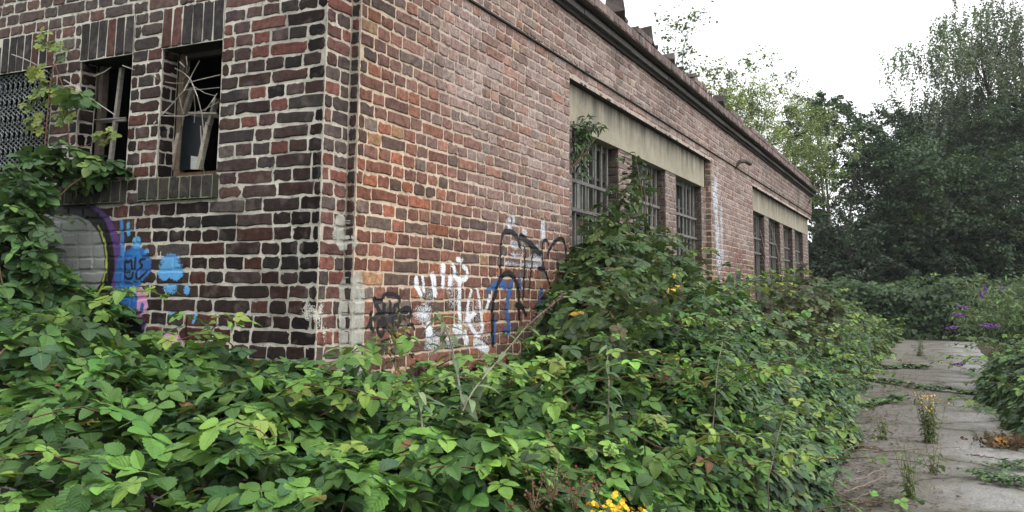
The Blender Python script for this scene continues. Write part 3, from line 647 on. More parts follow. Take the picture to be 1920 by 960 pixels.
for P_ in ([(212, 622), (545, 650), (548, 690), (215, 660)], [(262, 420), (330, 440), (360, 520), (270, 500)], [(365, 440), (400, 480), (390, 500), (360, 480)], [(490, 470), (525, 480), (505, 520)], [(430, 560), (550, 580), (550, 640), (430, 610)], [(262, 540), (390, 560), (380, 600), (280, 600)]): g.poly(c7(P_), (.50, .53, .57), .03, .6)
for st, w in (([(255, 250), (255, 330)], 26), ([(293, 215), (293, 290)], 20), ([(560, 300), (565, 400)], 40), ([(380, 350), (400, 370)], 26)): g.line(c7(st), w / 4.8, (.5, .52, .56), .02, .75)
for st, w in (([(455, 250), (520, 205), (552, 255)], 28), ([(600, 225), (562, 400), (566, 500)], 28), ([(460, 540), (462, 690)], 26), ([(545, 590), (545, 640)], 22), ([(580, 560), (580, 610)], 28), ([(672, 160), (680, 270)], 16), ([(850, 300), (828, 425)], 34), ([(410, 280), (430, 260)], 22)): g.line(c4(st), w / 4.364, (.04, .10, .25), .012, .9)
for st, w in (([(178, 790), (178, 560), (190, 420), (212, 352), (250, 345), (320, 392), (362, 510)], 16), ([(222, 358), (290, 360), (340, 420)], 22), ([(362, 400), (430, 450), (480, 505), (535, 552)], 26), ([(402, 490), (396, 760), (384, 960)], 14), ([(470, 540), (450, 760), (438, 900)], 12), ([(530, 552), (560, 535), (556, 440), (602, 430), (612, 470)], 13), ([(604, 560), (640, 480), (700, 418), (748, 422), (770, 500), (772, 720)], 15), ([(560, 540), (560, 680), (605, 760), (640, 900)], 14), ([(525, 690), (562, 692)], 18)): g.line(c7(st), w / 4.8, BLK, .006)
for st, w in (([(450, 720), (440, 420), (478, 265), (520, 160), (580, 132), (632, 182), (664, 280), (664, 500)], 20), ([(640, 400), (690, 410), (720, 480)], 18), ([(930, 330), (945, 250), (965, 200)], 14)): g.line(c4(st), w / 4.364, BLK, .006)
g.build('tall black outlined letter with white and blue patches beside the first barred window', BV_FAC)
g = Paint(0., (1330, 330, 1420, 590), .009)
for st, w, al in (([(1341, 345), (1343, 420), (1347, 500)], 13, .62), ([(1351, 375), (1354, 490)], 9, .5), ([(1337, 350), (1338, 390)], 7, .6)): g.line(st, w, (.5, .54, .6), .1, al)
g.build('pale runny whitewash stain between the window groups', BV_FAC, .5)
g = Paint(0., (1340, 470, 1416, 600), .009)
g.blob(1388, 490, 18, 20, (.2, .04, .045), .14, .3); g.line([(1404, 520), (1408, 580)], 10, (.3, .06, .07), .08, .7); g.line([(1350, 530), (1354, 575)], 10, (.4, .3, .45), .06, .8)
sp = [(1360, 595), (1360, 528), (1367, 509), (1373, 528), (1377, 548), (1379, 508), (1388, 507), (1390, 542), (1395, 534), (1401, 511), (1406, 528), (1405, 595)]
g.line(sp, 2.6, (.2, .34, .12), .02); g.poly(sp, (.018, .024, .026), .02)
for st in ([(1376, 592), (1377, 555)], [(1390, 592), (1391, 550)]): g.line(st, 1., (.35, .37, .37), .02, .8)
g.build('black spiky letter with a green outline over red mist', BV_FAC)
g = Paint(YR, (622, 405, 664, 700), .004); gcm = (.33, .32, .285)
for st, w, al in (([(636, 415), (632, 440), (640, 455)], 12, 1), ([(648, 540), (650, 600), (645, 700)], 18, 1), ([(640, 580), (642, 640), (641, 690)], 10, 1), ([(652, 520), (652, 560)], 9, .8), ([(628, 440), (642, 450)], 9, .9)): g.line(st, w, gcm, .012, al)
o = g.build(None, BV_FAC); o.name = 'cement_patch'; o.data.materials.clear(); o.data.materials.append(M_CEM)
g = Paint(YR, (588, 560, 628, 640), .004); g.blob(592, 590, 9, 12, (.5, .48, .43), .04, .8); g.line([(600, 575), (596, 610)], 5, (.5, .48, .43), .04, .7); g.line([(608, 612), (606, 640)], 4, (.5, .48, .43), .04, .6)
o = g.build(None, BV_FAC); o.name = 'limewash_patch'; o.data.materials.clear(); o.data.materials.append(M_CEM)
g = Paint('end', (552, 560, 590, 640), .004); g.blob(580, 586, 11, 13, (.5, .48, .43), .04, .8); g.line([(572, 500), (586, 520)], 14, (.16, .16, .16), .03, .7)
o = g.build(None, BV_END); o.name = 'limewash_patch'; o.data.materials.clear(); o.data.materials.append(M_CEM)
#VEGETATION
# ------------------------------------------------------------------ foliage tools
def leaflet(n, L, Wd, serr=.0, fold=.25, droop=.25, pw=.8):
    """one leaf blade along +Y: midrib, two folded halves, toothed edge"""
    s = np.linspace(0, 1, n + 1); w = np.sin(math.pi * np.clip(s, 0, 1) ** pw) ** .68 * Wd / 2
    w[1:-1] *= 1 + serr * np.where(np.arange(1, n) % 2 == 0, 1, -1); w[-1] = 0
    z = -droop * L * s ** 2
    V = np.stack([np.stack([-w, s * L, z + fold * w], 1), np.stack([0 * s, s * L, z], 1), np.stack([w, s * L, z + fold * w], 1)], 1).reshape(-1, 3)
    uv = np.stack([np.stack([s, -1 + 0 * s, 0 * s], 1), np.stack([s, 0 * s, 0 * s], 1), np.stack([s, 1 + 0 * s, 0 * s], 1)], 1).reshape(-1, 3)
    i = np.arange(n)[:, None] * 3
    Q = np.concatenate([i + np.array([0, 1, 4, 3]), i + np.array([1, 2, 5, 4])])
    return V, Q, uv
def compound(specs, n=7, serr=.05, fold=.16, droop=.12, petiole=.5):
    """leaflets on a stalk.  specs = (angle in degrees, length, width, stalk length, tilt)"""
    VV, QQ, UV, k = [], [], [], 0
    for a, L, w, st, ti in specs:
        V, Q, uv = leaflet(n, L, w, serr, fold, droop); ti = math.radians(ti); a = math.radians(a)
        V = V + np.array([0, st, 0])
        V = np.stack([V[:, 0], V[:, 1] * math.cos(ti) - V[:, 2] * math.sin(ti), V[:, 1] * math.sin(ti) + V[:, 2] * math.cos(ti)], 1)
        V = np.stack([V[:, 0] * math.cos(a) + V[:, 1] * math.sin(a), -V[:, 0] * math.sin(a) + V[:, 1] * math.cos(a), V[:, 2]], 1)
        VV.append(V); QQ.append(Q + k); UV.append(uv); k += len(V)
        if st > .1:
            c, s_ = math.sin(a), math.cos(a); e = np.array([c, s_, 0]) * st; pz = np.array([s_, -c, 0]) * .012
            VV.append(np.array([-pz, pz, e + pz, e - pz])); QQ.append(np.array([[k, k + 1, k + 2, k + 3]])); UV.append(np.tile((.5, 0, 0), (4, 1))); k += 4
    if petiole:
        VV.append(np.array([[-.012, -petiole, -.18], [.012, -petiole, -.18], [.012, 0, 0], [-.012, 0, 0]])); QQ.append(np.array([[k, k + 1, k + 2, k + 3]])); UV.append(np.tile((.5, 0, 0), (4, 1)))
    return np.concatenate(VV), np.concatenate(QQ), np.concatenate(UV)
def T3(n, serr=.05): return compound([(0, 1.0, .80, .22, -8), (72, .82, .62, .05, 4), (-72, .82, .62, .05, 4)], n, serr)
def T5(n, serr=.05): return compound([(0, 1.0, .72, .28, -10), (58, .85, .58, .12, 0), (-58, .85, .58, .12, 0), (122, .6, .42, .04, 5), (-122, .6, .42, .04, 5)], n, serr)
TN3, TN5, TN3B = T3(13, .075), T5(13, .075), compound([(4, 1.05, .86, .2, -12), (80, .8, .7, .03, -6), (-66, .86, .7, .04, 8)], 13, .075, .26, .22)
TM3, TM5 = T3(5, .0), T5(5, .0)
TF3 = compound([(0, 1.0, .8, .1, -8), (75, .8, .65, .0, 4), (-75, .8, .65, .0, 4)], 3, 0, .2, .2, 0)
LANCE = compound([(0, 1., .27, .02, 0)], 6, 0, .35, .45, 0)
RHOMB = (np.array([[0, 0, 0], [.42, .5, .08], [0, 1, 0], [-.42, .5, .08]], float), np.array([[0, 1, 2, 3]]), np.array([[0, 0, 0], [.5, 1, 0], [1, 0, 0], [.5, -1, 0]], float))
NEEDLE = (np.array([[0, 0, 0], [.09, .5, .02], [0, 1, 0], [-.09, .5, .02]], float), RHOMB[1], RHOMB[2])

class Leaves:
    def __init__(s): s.V, s.Q, s.C, s.U, s.n = [], [], [], [], 0
    def add(s, tpl, P, N, H, size, col):
        V, Q, uv = tpl; P = np.asarray(P, float).reshape(-1, 3); n = len(P)
        if not n: return
        N = np.broadcast_to(np.asarray(N, float), P.shape); H = np.broadcast_to(np.asarray(H, float), P.shape)
        N = N / (np.linalg.norm(N, axis=1)[:, None] + 1e-9); Y = H - N * (H * N).sum(1)[:, None]; Y /= np.linalg.norm(Y, axis=1)[:, None] + 1e-9; X = np.cross(Y, N)
        size = np.broadcast_to(np.asarray(size, float), (n,)); sv = size[:, None, None]
        W_ = P[:, None] + sv * (V[None, :, 0:1] * X[:, None] + V[None, :, 1:2] * Y[:, None] + V[None, :, 2:3] * N[:, None])
        col = np.broadcast_to(np.asarray(col, float), (n, 3))
        s.V.append(W_.reshape(-1, 3)); s.Q.append((np.arange(n)[:, None, None] * len(V) + Q[None] + s.n).reshape(-1, 4)); s.n += n * len(V)
        s.C.append(np.repeat(col, len(V), 0)); s.U.append(np.tile(uv, (n, 1)))
    def build(s, name, mat, parent=None, **kw):
        return obj(name, np.concatenate(s.V), [np.concatenate(s.Q)], mat, parent, attrs={'Col': ('FLOAT_COLOR', np.concatenate(s.C)), 'leaf': ('FLOAT_VECTOR', np.concatenate(s.U))}, **kw)

def unit(n, r=RNG):
    v = r.normal(size=(n, 3)); return v / np.linalg.norm(v, axis=1)[:, None]
def leaf_cols(n, pal, r=RNG):
    w = np.array([p[0] for p in pal], float); c = np.array([p[1] for p in pal], float)
    return np.clip(c[r.choice(len(w), n, p=w / w.sum())] * r.uniform(.75, 1.25, (n, 1)) * r.normal(1, .06, (n, 3)), .003, 1)
PAL_BR = [(32, (.036, .086, .026)), (34, (.072, .158, .036)), (23, (.118, .235, .048)), (8, (.18, .31, .06)), (.9, (.14, .075, .035)), (.8, (.30, .27, .06)), (7, (.04, .09, .04))]
PAL_BANK = [(34, (.040, .082, .038)), (32, (.068, .13, .052)), (21, (.115, .195, .075)), (10, (.16, .225, .07)), (6, (.034, .062, .036))]
PAL_OLIVE = [(34, (.055, .098, .034)), (25, (.040, .072, .028)), (18, (.085, .125, .040)), (7, (.09, .075, .035)), (8, (.032, .056, .028)), (.8, (.33, .21, .03)), (8, (.11, .17, .055))]
PAL_FRESH = [(3, (.16, .26, .055)), (2, (.12, .21, .045)), (1, (.21, .28, .06))]

def thicket(name, label, xr, yr, n, Hf, tpls, size, pal, mask=None, group='bramble thickets round the old building', ncane=0, lead=(.0, -1, 0), deep=.55, cane_leaf=None, fresh=.5, cat='brambles', mat=None, seed=1, extra=None):
    """a mound of brambles: leaves in several layers under a lumpy surface, arching canes with young tips above it"""
    r = np.random.default_rng(seed)
    x = r.uniform(xr[0], xr[1], n); y = r.uniform(yr[0], yr[1], n)
    h = Hf(x, y); ok = h > .10
    if mask is not None: ok &= mask(x, y)
    x, y, h = x[ok], y[ok], h[ok]; n = len(x); e = .04
    gx, gy = (Hf(x + e, y) - Hf(x - e, y)) / (2 * e), (Hf(x, y + e) - Hf(x, y - e)) / (2 * e)
    d = np.where(r.random(n) < .56, r.exponential(.05, n), r.uniform(0, 1, n) * np.minimum(deep, h * .8))
    P = np.stack([x, y, h - d + r.normal(0, .02, n)], 1); P[:, 2] = np.maximum(P[:, 2], .02)
    N0 = np.stack([-np.clip(gx, -1.6, 1.6), -np.clip(gy, -1.6, 1.6), np.ones(n) * 1.5], 1); N0 /= np.linalg.norm(N0, axis=1)[:, None]
    N = N0 * .75 + np.array([0, 0, .5]) + unit(n, r) * .52; Hd = np.stack([-gx, -gy, 0 * gx], 1) * .6 + unit(n, r) * .7; Hd[:, 2] -= .25
    sz = r.uniform(size[0], size[1], n) * np.where(r.random(n) < .2, 1.2, 1); c = leaf_cols(n, pal, r)
    c *= (1 + .38 * fbm(x * 1.6, y * 1.6, seed + 5))[:, None]
    root = thing(name, (float(np.mean(x)), float(np.mean(y)), 0), label, cat, group)
    LV = Leaves(); w = r.integers(0, len(tpls), n)
    for k, tp in enumerate(tpls): q = w == k; LV.add(tp, P[q], N[q], Hd[q], sz[q], c[q])
    ST = MB()
    for i in range(ncane):
        j = r.integers(0, n); p = np.array([x[j], y[j], h[j] - .25]); dr = np.array(lead, float) + r.normal(0, .7, 3); dr[2] = 0; dr /= np.linalg.norm(dr)
        L = r.uniform(.5, 1.1); m_ = 11; t = np.linspace(0, 1, m_)
        top = r.uniform(.12, .30); path = p + dr * (L * t)[:, None] + np.array([0, 0, 1.]) * (4 * top * t * (1 - .62 * t))[:, None]
        path += np.cumsum(r.normal(0, .008, (m_, 3)), 0); path[:, 2] = np.maximum(path[:, 2], .03)
        if mask is not None and not mask(path[-1:, 0], path[-1:, 1])[0]: continue
        fr = r.random() < fresh
        CN = MB(); CN.tube(path, .0045, .0018, 4, (.10, .045, .035) if r.random() < .6 else (.09, .12, .05)); CN.build('cane', M_BARK, root)
        for k in range(2, m_):
            tt = t[k]; sd_ = np.cross(dr, (0, 0, 1.)) * (1 if k % 2 else -1); hd = sd_ * .9 + dr * .5 + r.normal(0, .15, 3)
            base = path[k] + hd * .035 + np.array([0, 0, .015]); sc = r.uniform(size[0], size[1]) * (1.05 - .5 * tt * tt)
            cc = leaf_cols(1, PAL_FRESH if fr and tt > .45 else pal, r)
            tp = (cane_leaf or tpls)[r.integers(0, len(cane_leaf or tpls))]
            LV.add(tp, base[None], np.array([[0, 0, 1.]]) + r.normal(0, .25, 3) + hd * .25, hd[None] + np.array([0, 0, -.15]), sc, cc)
        if fr:
            for q in range(3): LV.add(tpls[0], path[-1][None], r.normal(0, .5, 3) + np.array([0, 0, 1.]), dr + r.normal(0, .5, 3), size[0] * .5, leaf_cols(1, PAL_FRESH, r))
    for i in range(max(12, ncane // 2)):          # old brown canes inside the mound
        j = r.integers(0, n); dr = unit(1, r)[0]; dr[2] = abs(dr[2]) * .3; L = r.uniform(.4, .9); t = np.linspace(0, 1, 6)[:, None]
        p = np.array([x[j], y[j], max(.03, h[j] - r.uniform(.08, .3))]); pt = p + dr * L * t + np.array([0, 0, 1.]) * (.15 * t * (1 - t) * 4) - np.array([0, 0, .2]) * t
        pt[:, 2] = np.maximum(pt[:, 2], .02); pt[:, 2] = np.minimum(pt[:, 2], Hf(pt[:, 0], pt[:, 1]) + .03)
        ST.tube(pt, .005, .003, 4, (.10, .055, .04))
    if extra: extra(LV, ST, r)
    f = LV.build('foliage', mat or M_LEAF, root); o = ST.build('inner_canes', M_BARK, root); o['kind'] = 'stuff'; return root

def blobs(LV, B, tpls, size, pal, r, flat=.7):
    for c, rad, n in B:
        c = np.array(c, float); q = unit(n, r) * (r.random((n, 1)) ** .45) * np.array(rad)
        N = np.array([0, 0, 1.]) * flat + unit(n, r) * .6 + q / max(rad) * .5; H = q / max(rad) + unit(n, r) * .6 - np.array([0, 0, .2])
        col = leaf_cols(n, pal, r); w = r.integers(0, len(tpls), n); sz = r.uniform(size[0], size[1], n)
        for k, tp in enumerate(tpls): m_ = w == k; LV.add(tp, c + q[m_], N[m_], H[m_], sz[m_], col[m_])

# ------------------------------------------------------------------ bramble mounds round the building
def sm(x, a, b): t = np.clip((x - a) / (b - a), 0, 1); return t * t * (3 - 2 * t)
def H_front(x, y):
    e = y + 1.97 - .46 * sm(x, 6.5, 12) + .22 * fbm(x * .9, x * 0 + 2.2, 8)
    lump = .16 * fbm(x * 1.5, y * 1.5, 3) + .17 * fbm(x * 3.6, y * 3.6, 13, 2) +   .21 * np.exp(-((x + .3) ** 2 + (y + .3) ** 2) / .45)
    hm = 1.11 + .86 * sm(x, 1.6, 2.8) - .62 * sm(x, 6.5, 9.) + .45 * sm(x, 11, 13.5); wd = .50 + .30 * sm(x, 2.2, 5)
    h = hm * (1 - np.exp(-np.maximum(e, 0) / wd)) * (e > 0); k = sm(x, 1.9, 3.2); h = h * (1 - k) + k * hm * np.clip(e / 1.95, 0, 1.05) ** .72
    hl = .96 + .12 * np.clip(y + .9, 0, 1) + .22 * np.clip(y, -.2, 1.2) + .42 * sm(y, 1.2, 2.1) + .14 * sm(x, -2.2, -1.2)
    rc = np.hypot(x - CAM[0], y - CAM[1]); hl = hl * sm(rc, .9, 2.3)
    t = sm(x, -1.5, -.25) * sm(y, 1.5, .2); h0 = h * t + hl * (1 - t); h0 = np.where(x < -.25, np.minimum(h0, hl + .3), h0)
    edge = sm(e, -.02, .30)
    return np.maximum(h0 * np.where(x > -2.6, edge, 1) + lump * np.clip(h0, 0, 1), 0)
TNC = compound([(-3, .95, .85, .22, -30), (70, .8, .66, .04, -20), (-76, .84, .7, .04, 16)], 11, .08, .5, .42); TNY = compound([(0, .9, .5, .2, 20), (50, .7, .4, .05, 25), (-50, .7, .42, .05, 18)], 9, .06, .7, -.1)
near_t = [TN3, TN5, TN3B, TN3, TNC, TN5, TNY]; mid_t = [TM3, TM5, TM3]
inside = lambda x, y: ~((x > XL - .03) & (y > -.03)) 
thicket('bramble_thicket', 'bright green bramble mound under the silver graffiti and the broken windows', (-3.4, -.24), (-1.6, 4.2), 9500, H_front, near_t, (.050, .096), PAL_BR, mask=lambda x, y: (x < XL - .03) & (np.hypot(x - CAM[0], y - CAM[1]) > 1.45) & (y > -1.4 - .35 * (x + 1.3)), ncane=98, lead=(-.9, -.3, 0), seed=4)
def berries(LV, ST, r):
    for px, py, n in ((1035, 905, 42), (1075, 925, 30), (1000, 925, 26), (1120, 900, 16)):
        c = at(px, py, 1, -1.62)
        for k in range(n):
            p = c + r.normal(0, 1, 3) * (.05, .03, .03); a_ = np.array([[1, 0, 0], [0, 1, 0], [-1, 0, 0], [0, -1, 0], [0, 0, 1.2], [0, 0, -1.]]) * r.uniform(.004, .0075)
            ST.add(p + a_, [(0, 1, 4, 4), (1, 2, 4, 4), (2, 3, 4, 4), (3, 0, 4, 4), (1, 0, 5, 5), (2, 1, 5, 5), (3, 2, 5, 5), (0, 3, 5, 5)], [(.10, .06, .03), (.16, .04, .03), (.10, .09, .035), (.05, .03, .025)][r.integers(4)])
            if k % 2 == 0: ST.tube([p, (p + c) / 2 - (0, 0, .02), c - (0, 0, .06)], .0012, .0014, 3, (.12, .09, .05))
thicket('bramble_thicket', 'bramble mound at the foot of the black and white graffiti, with brown berry clusters', (-1.3, 2.5), (-2.1, -.03), 6800, H_front, near_t, (.046, .088), PAL_BR, mask=lambda x, y: (y < -.04) & (y > -1.4 - .35 * (x + 1.3)) | ((x > -.24) & (y < -.04)), ncane=85, lead=(-.3, -1, 0), seed=6, extra=berries)
thicket('bramble_thicket', 'steep bramble bank below the three barred windows, its edge spilling on the path', (2.3, 8.2), (-2.2, -.03), 11000, H_front, [TM3, TM5, TM3], (.052, .088), PAL_BANK, mask=lambda x, y: (y < -.04) & (y > -2.12), ncane=85, lead=(-.1, -1, 0), seed=7, fresh=.3)
thicket('bramble_thicket', 'far bramble bank below the four narrow windows', (8.0, 18.4), (-2.2, -.03), 8200, H_front, [TF3], (.07, .11), PAL_BANK, mask=lambda x, y: (y < -.04) & (y > -2.12), ncane=60, lead=(-.1, -1, 0), seed=8, fresh=.3)
def H_back(x, y):
    e = y + 1.38 + .35 * fbm(x * .35, x * 0 + 1.2, 4); return np.maximum((2.0 + .35 * fbm(x * .5, y * .5, 9) - .03 * (x - 18)) * (1 - np.exp(-np.maximum(e, 0) / 1.1)) + .22 * fbm(x * 1.6, y * 1.6, 5), 0) * (e > 0)
thicket('bramble_thicket', 'olive green bramble mound past the far end of the building, left of the path', (18.45, 32.5), (-2.2, 3.5), 9000, H_back, [TF3], (.10, .17), [(3, (.065, .105, .04)), (3, (.085, .13, .048)), (2, (.05, .08, .035)), (1, (.12, .14, .05))], ncane=30, seed=9, fresh=.5)
def H_right(x, y):
    e = -3.35 - y + .3 * fbm(x * .6, x * 0 + 6.6, 4); return np.maximum((1.0 + .25 * fbm(x * .9, y * .9, 2)) * (1 - np.exp(-np.maximum(e, 0) / .45)) * sm(x, 6.2, 8.8) + .10 * fbm(x * 2.5, y * 2.5, 15), 0) * (e > 0)
thicket('bramble_thicket', 'low bramble mound on the far side of the path from the building', (6.3, 15.5), (-6.2, -3.2), 8000, H_right, mid_t, (.07, .11), [(3, (.055, .10, .045)), (3, (.075, .135, .05)), (2, (.11, .18, .06)), (1, (.04, .07, .035))], ncane=60, lead=(0, 1, 0), seed=10, fresh=.4)
def H_hedge(x, y): return np.maximum(2.15 + .55 * fbm(y * .35, x * 0 + .7, 3) + .5 * fbm(x * .9, y * .9, 5) - .9 * np.clip(np.abs(x - 35.2) / 2.2, 0, 1) ** 3, 0)
def hedge_extra(LV, ST, r):
    n = 10000; y = r.uniform(-16, 9, n); z = r.uniform(0, 1, n) ** .8; h = H_hedge(np.full(n, 34.), y); x = 33.3 + .7 * fbm(y * .7, z * 2.2, 6) + r.normal(0, .16, n)
    P = np.stack([x, y, z * h], 1); LV.add(TF3, P, np.array([-.8, 0, .7]) + unit(n, r) * .6, unit(n, r) - np.array([0, 0, .5]), r.uniform(.09, .16, n), leaf_cols(n, [(3, (.042, .075, .033)), (2, (.06, .10, .042)), (1, (.028, .05, .025))], r))
thicket('bramble_hedge', 'dense dark green hedge closing the far end of the path', (33.2, 37.5), (-16, 9), 14000, H_hedge, [TF3], (.10, .17), [(3, (.05, .085, .036)), (2, (.075, .12, .048)), (1, (.036, .06, .03))], group=None, cat='hedge', ncane=70, fresh=.2, seed=12, extra=hedge_extra)

# ------------------------------------------------------------------ shrubs against the building
def shrub(name, label, base, B, stems, tpls, size, pal, cat='shrub', group=None, seed=1, mat=None, flat=.7, stem_col=(.10, .07, .05), extra=None):
    r = np.random.default_rng(seed); root = thing(name, tuple(base), label, cat, group); LV = Leaves(); blobs(LV, B, tpls, size, pal, r, flat); ST = MB()
    for P, r0, r1 in stems: ST = MB(); ST.tube(P, r0, r1, 5, stem_col); ST.build('stem', M_BARK, root)
    if extra: extra(LV, ST, r, root)
    LV.build('foliage', mat or M_LEAF, root); return root
def curve(a, b, bow=(0, 0, 0), n=9, wob=.02, r=RNG):
    t = np.linspace(0, 1, n)[:, None]; P = np.array(a) * (1 - t) + np.array(b) * t + np.array(bow) * (4 * t * (1 - t)); w = np.cumsum(r.normal(0, wob / 3, (n, 3)), 0); w -= w[-1] * t; return P + w
bl = lambda px, py, yp, rx, rz, n, ry=None: (at(px, py, 1, yp), (rx, ry or min(rx, .3), rz), n)
B = [bl(1184, 305, -.2, .10, .2, 20), bl(1196, 345, -.22, .14, .18, 26), bl(1172, 385, -.25, .24, .22, 55), bl(1130, 425, -.25, .22, .18, 45), bl(1178, 440, -.3, .34, .22, 100), bl(1240, 452, -.3, .26, .16, 45), bl(1128, 480, -.4, .26, .25, 100), bl(1165, 500, -.5, .45, .3, 200), bl(1235, 500, -.5, .5, .3, 210), bl(1292, 500, -.35, .3, .16, 40), bl(1120, 550, -.6, .30, .26, 140), bl(1190, 560, -.75, .55, .3, 240), bl(1270, 560, -.7, .6, .3, 230), bl(1330, 560, -.5, .4, .22, 110), bl(1100, 545, -.45, .24, .26, 100), bl(1082, 592, -.55, .26, .22, 110), bl(1350, 575, -.5, .6, .22, 120), bl(1400, 595, -.5, .6, .2, 90), bl(1140, 610, -.9, .5, .25, 170)]
st = []
b0 = at(1190, 600, 1, -.4); b0[2] = 0
for px, py, yp in ((1190, 285, -.28), (1205, 330, -.3), (1168, 380, -.4), (1262, 425, -.3), (1110, 400, -.3), (1305, 455, -.3), (1222, 375, -.35), (1150, 440, -.5)): st.append((curve(b0 + RNG.normal(0, .15, 3) * (1, .5, 0), at(px, py, 1, yp), (0, -.1, .1)), .014, .003))
def yel(LV, ST, r, root):
    for px, py in ((1262, 548), (1259, 536)):
        p = at(px, py, 1, -1.05); LV.add(TM3, p + r.normal(0, .045, (3, 3)), np.array([-.5, -.6, .6]) + r.normal(0, .4, (3, 3)), unit(3, r), .026, leaf_cols(3, [(1, (.5, .28, .03))], r))
shrub('climbing_shrub', 'tall tangled shrub climbing up between the barred windows, a few leaves turned yellow', (b0[0], b0[1], 0), B, st, [TM3, TM5, TM3], (.05, .085), PAL_OLIVE, seed=21, extra=yel)
c = at(1095, 250, 1, .02); st = [(curve(c + (-.25, 0, -.35), at(1103, 212, 1, 0), (0, -.05, 0)), .008, .002), (curve(c + (-.25, 0, -.35), at(1128, 236, 1, -.05), (0, -.05, .05)), .006, .002)]
shrub('fern_sprig', 'dark leafy sprig growing under the concrete lintel in the corner of the first barred window', (c[0], c[1], c[2] - .4), [(at(1092, 243, 1, .0), (.16, .07, .10), 70), (at(1085, 275, 1, .02), (.14, .06, .16), 60), (at(1118, 236, 1, -.05), (.10, .05, .03), 24), (at(1102, 222, 1, -.03), (.04, .04, .06), 14), (at(1095, 305, 1, .03), (.14, .05, .14), 30)], st, [LANCE], (.06, .10), [(3, (.02, .045, .02)), (2, (.04, .08, .03)), (1, (.08, .14, .05))], cat='plant', seed=22)
b0 = at(1480, 600, 1, -.7); b0[2] = 0
B = [bl(1445, 592, -.8, .5, .3, 100), bl(1480, 565, -.7, .8, .4, 190), bl(1522, 560, -.7, .9, .45, 220), bl(1500, 600, -1.0, .9, .4, 240), bl(1542, 595, -1.0, 1.0, .45, 240), bl(1480, 525, -.3, .5, .35, 30), bl(1508, 520, -.3, .6, .35, 40)]
st = [(curve((b0[0] + RNG.normal(0, .8), -.5, .5), at(px, py, 1, -.25), (0, -.1, .3)), .01, .003) for px, py in ((1425, 430), (1440, 410), (1418, 450), (1450, 450), (1470, 450), (1430, 480), (1462, 470), (1495, 470))]
shrub('climbing_shrub', 'brownish olive shrub in front of the four narrow windows', (b0[0], b0[1], 0), B, st, [TF3], (.08, .13), [(3, (.055, .06, .03)), (3, (.04, .055, .028)), (2, (.075, .055, .035)), (2, (.06, .085, .035))], seed=23, stem_col=(.14, .11, .09))
# climber on the end wall
xw = XL - .12
def bw(px, py, x, ry, rz, n): return (at(px, py, 0, x), (.10, ry, rz), n)
B = [bw(40, 330, xw - .2, .25, .12, 60), bw(105, 300, xw - .1, .22, .10, 60), bw(160, 320, xw, .2, .09, 60), bw(195, 312, xw, .10, .05, 22), bw(45, 365, xw - .3, .22, .12, 80), bw(20, 420, xw - .4, .25, .18, 100), bw(35, 450, xw - .3, .15, .2, 70), bw(150, 182, xw, .12, .05, 16), bw(30, 480, xw - .45, .3, .2, 110), bw(30, 525, xw - .4, .25, .2, 110), bw(140, 345, xw, .12, .05, 20)]
b0 = at(85, 520, 0, xw - .2); b0[2] = 0
st = [(np.array([at(80, 560, 0, xw - .2), at(82, 300, 0, xw - .05), at(92, 180, 0, xw), at(100, 120, 0, xw)]), .006, .003), (np.array([at(130, 280, 0, xw), at(124, 180, 0, xw), at(96, 100, 0, xw), at(84, 66, 0, xw)]), .004, .002), (np.array([at(0, 350, 0, xw - .2), at(80, 290, 0, xw), at(165, 272, 0, xw), at(208, 252, 0, xw)]), .004, .002), (curve(at(10, 500, 0, xw - .4), at(200, 305, 0, xw), (0, 0, .1)), .004, .002)]
def yg(LV, ST, r, root):
    for px, py, n in ((75, 125, 5), (68, 145, 5), (80, 165, 7), (95, 172, 6), (60, 185, 8), (75, 190, 6), (45, 230, 4), (72, 235, 5), (118, 218, 6), (128, 214, 5), (78, 60, 5), (90, 88, 7), (110, 85, 5), (73, 84, 4), (62, 210, 4), (90, 160, 5), (205, 250, 4), (190, 258, 4)):
        p = at(px, py, 0, xw) + r.normal(0, .025, (n, 3)); LV.add(TN5, p, np.array([-.7, -.4, .6]) + r.normal(0, .3, (n, 3)), unit(n, r), r.uniform(.028, .044, n), leaf_cols(n, [(3, (.19, .24, .055)), (2, (.13, .18, .045)), (1, (.07, .11, .04))], r))
shrub('climbing_bramble', 'bramble shoots with yellow green leaves climbing over the grated opening', (b0[0], b0[1], 0), B, st, [TN3, TN5, TN3B], (.05, .085), [(4, (.04, .085, .034)), (3, (.065, .135, .042)), (1, (.12, .2, .055))], cat='brambles', seed=24, stem_col=(.13, .06, .045), extra=yg, group='bramble thickets round the old building')
# dead twigs in the broken window
xt = XL - .015; mb = MB(); tw = (.30, .28, .25)
for L, w in (([(288, 232), (318, 200), (345, 170), (360, 140), (374, 114)], .0042), ([(282, 140), (305, 153), (325, 156), (345, 156)], .0032), ([(328, 128), (345, 137), (357, 148), (370, 180), (379, 215), (382, 250)], .0036), ([(345, 168), (375, 168), (412, 164)], .0032), ([(352, 155), (380, 148), (414, 140)], .0034), ([(305, 217), (345, 218), (380, 207), (412, 190)], .0032), ([(384, 208), (396, 192), (407, 175)], .0034), ([(364, 178), (366, 205), (364, 230)], .0036), ([(349, 105), (351, 122), (349, 135)], .003), ([(337, 116), (347, 126)], .003), ([(343, 150), (350, 138), (356, 126)], .0026), ([(376, 236), (379, 300), (384, 330)], .0032), ([(360, 160), (385, 175), (405, 180)], .0022), ([(335, 175), (340, 200), (345, 215)], .002)):
    P = np.array([wl(x, y, xt + .05 * math.sin(x * .7 + y)) for x, y in L]); mb.tube(P, w, w * .7, 5, tuple(np.array(tw) * random.uniform(.6, 1.15)))
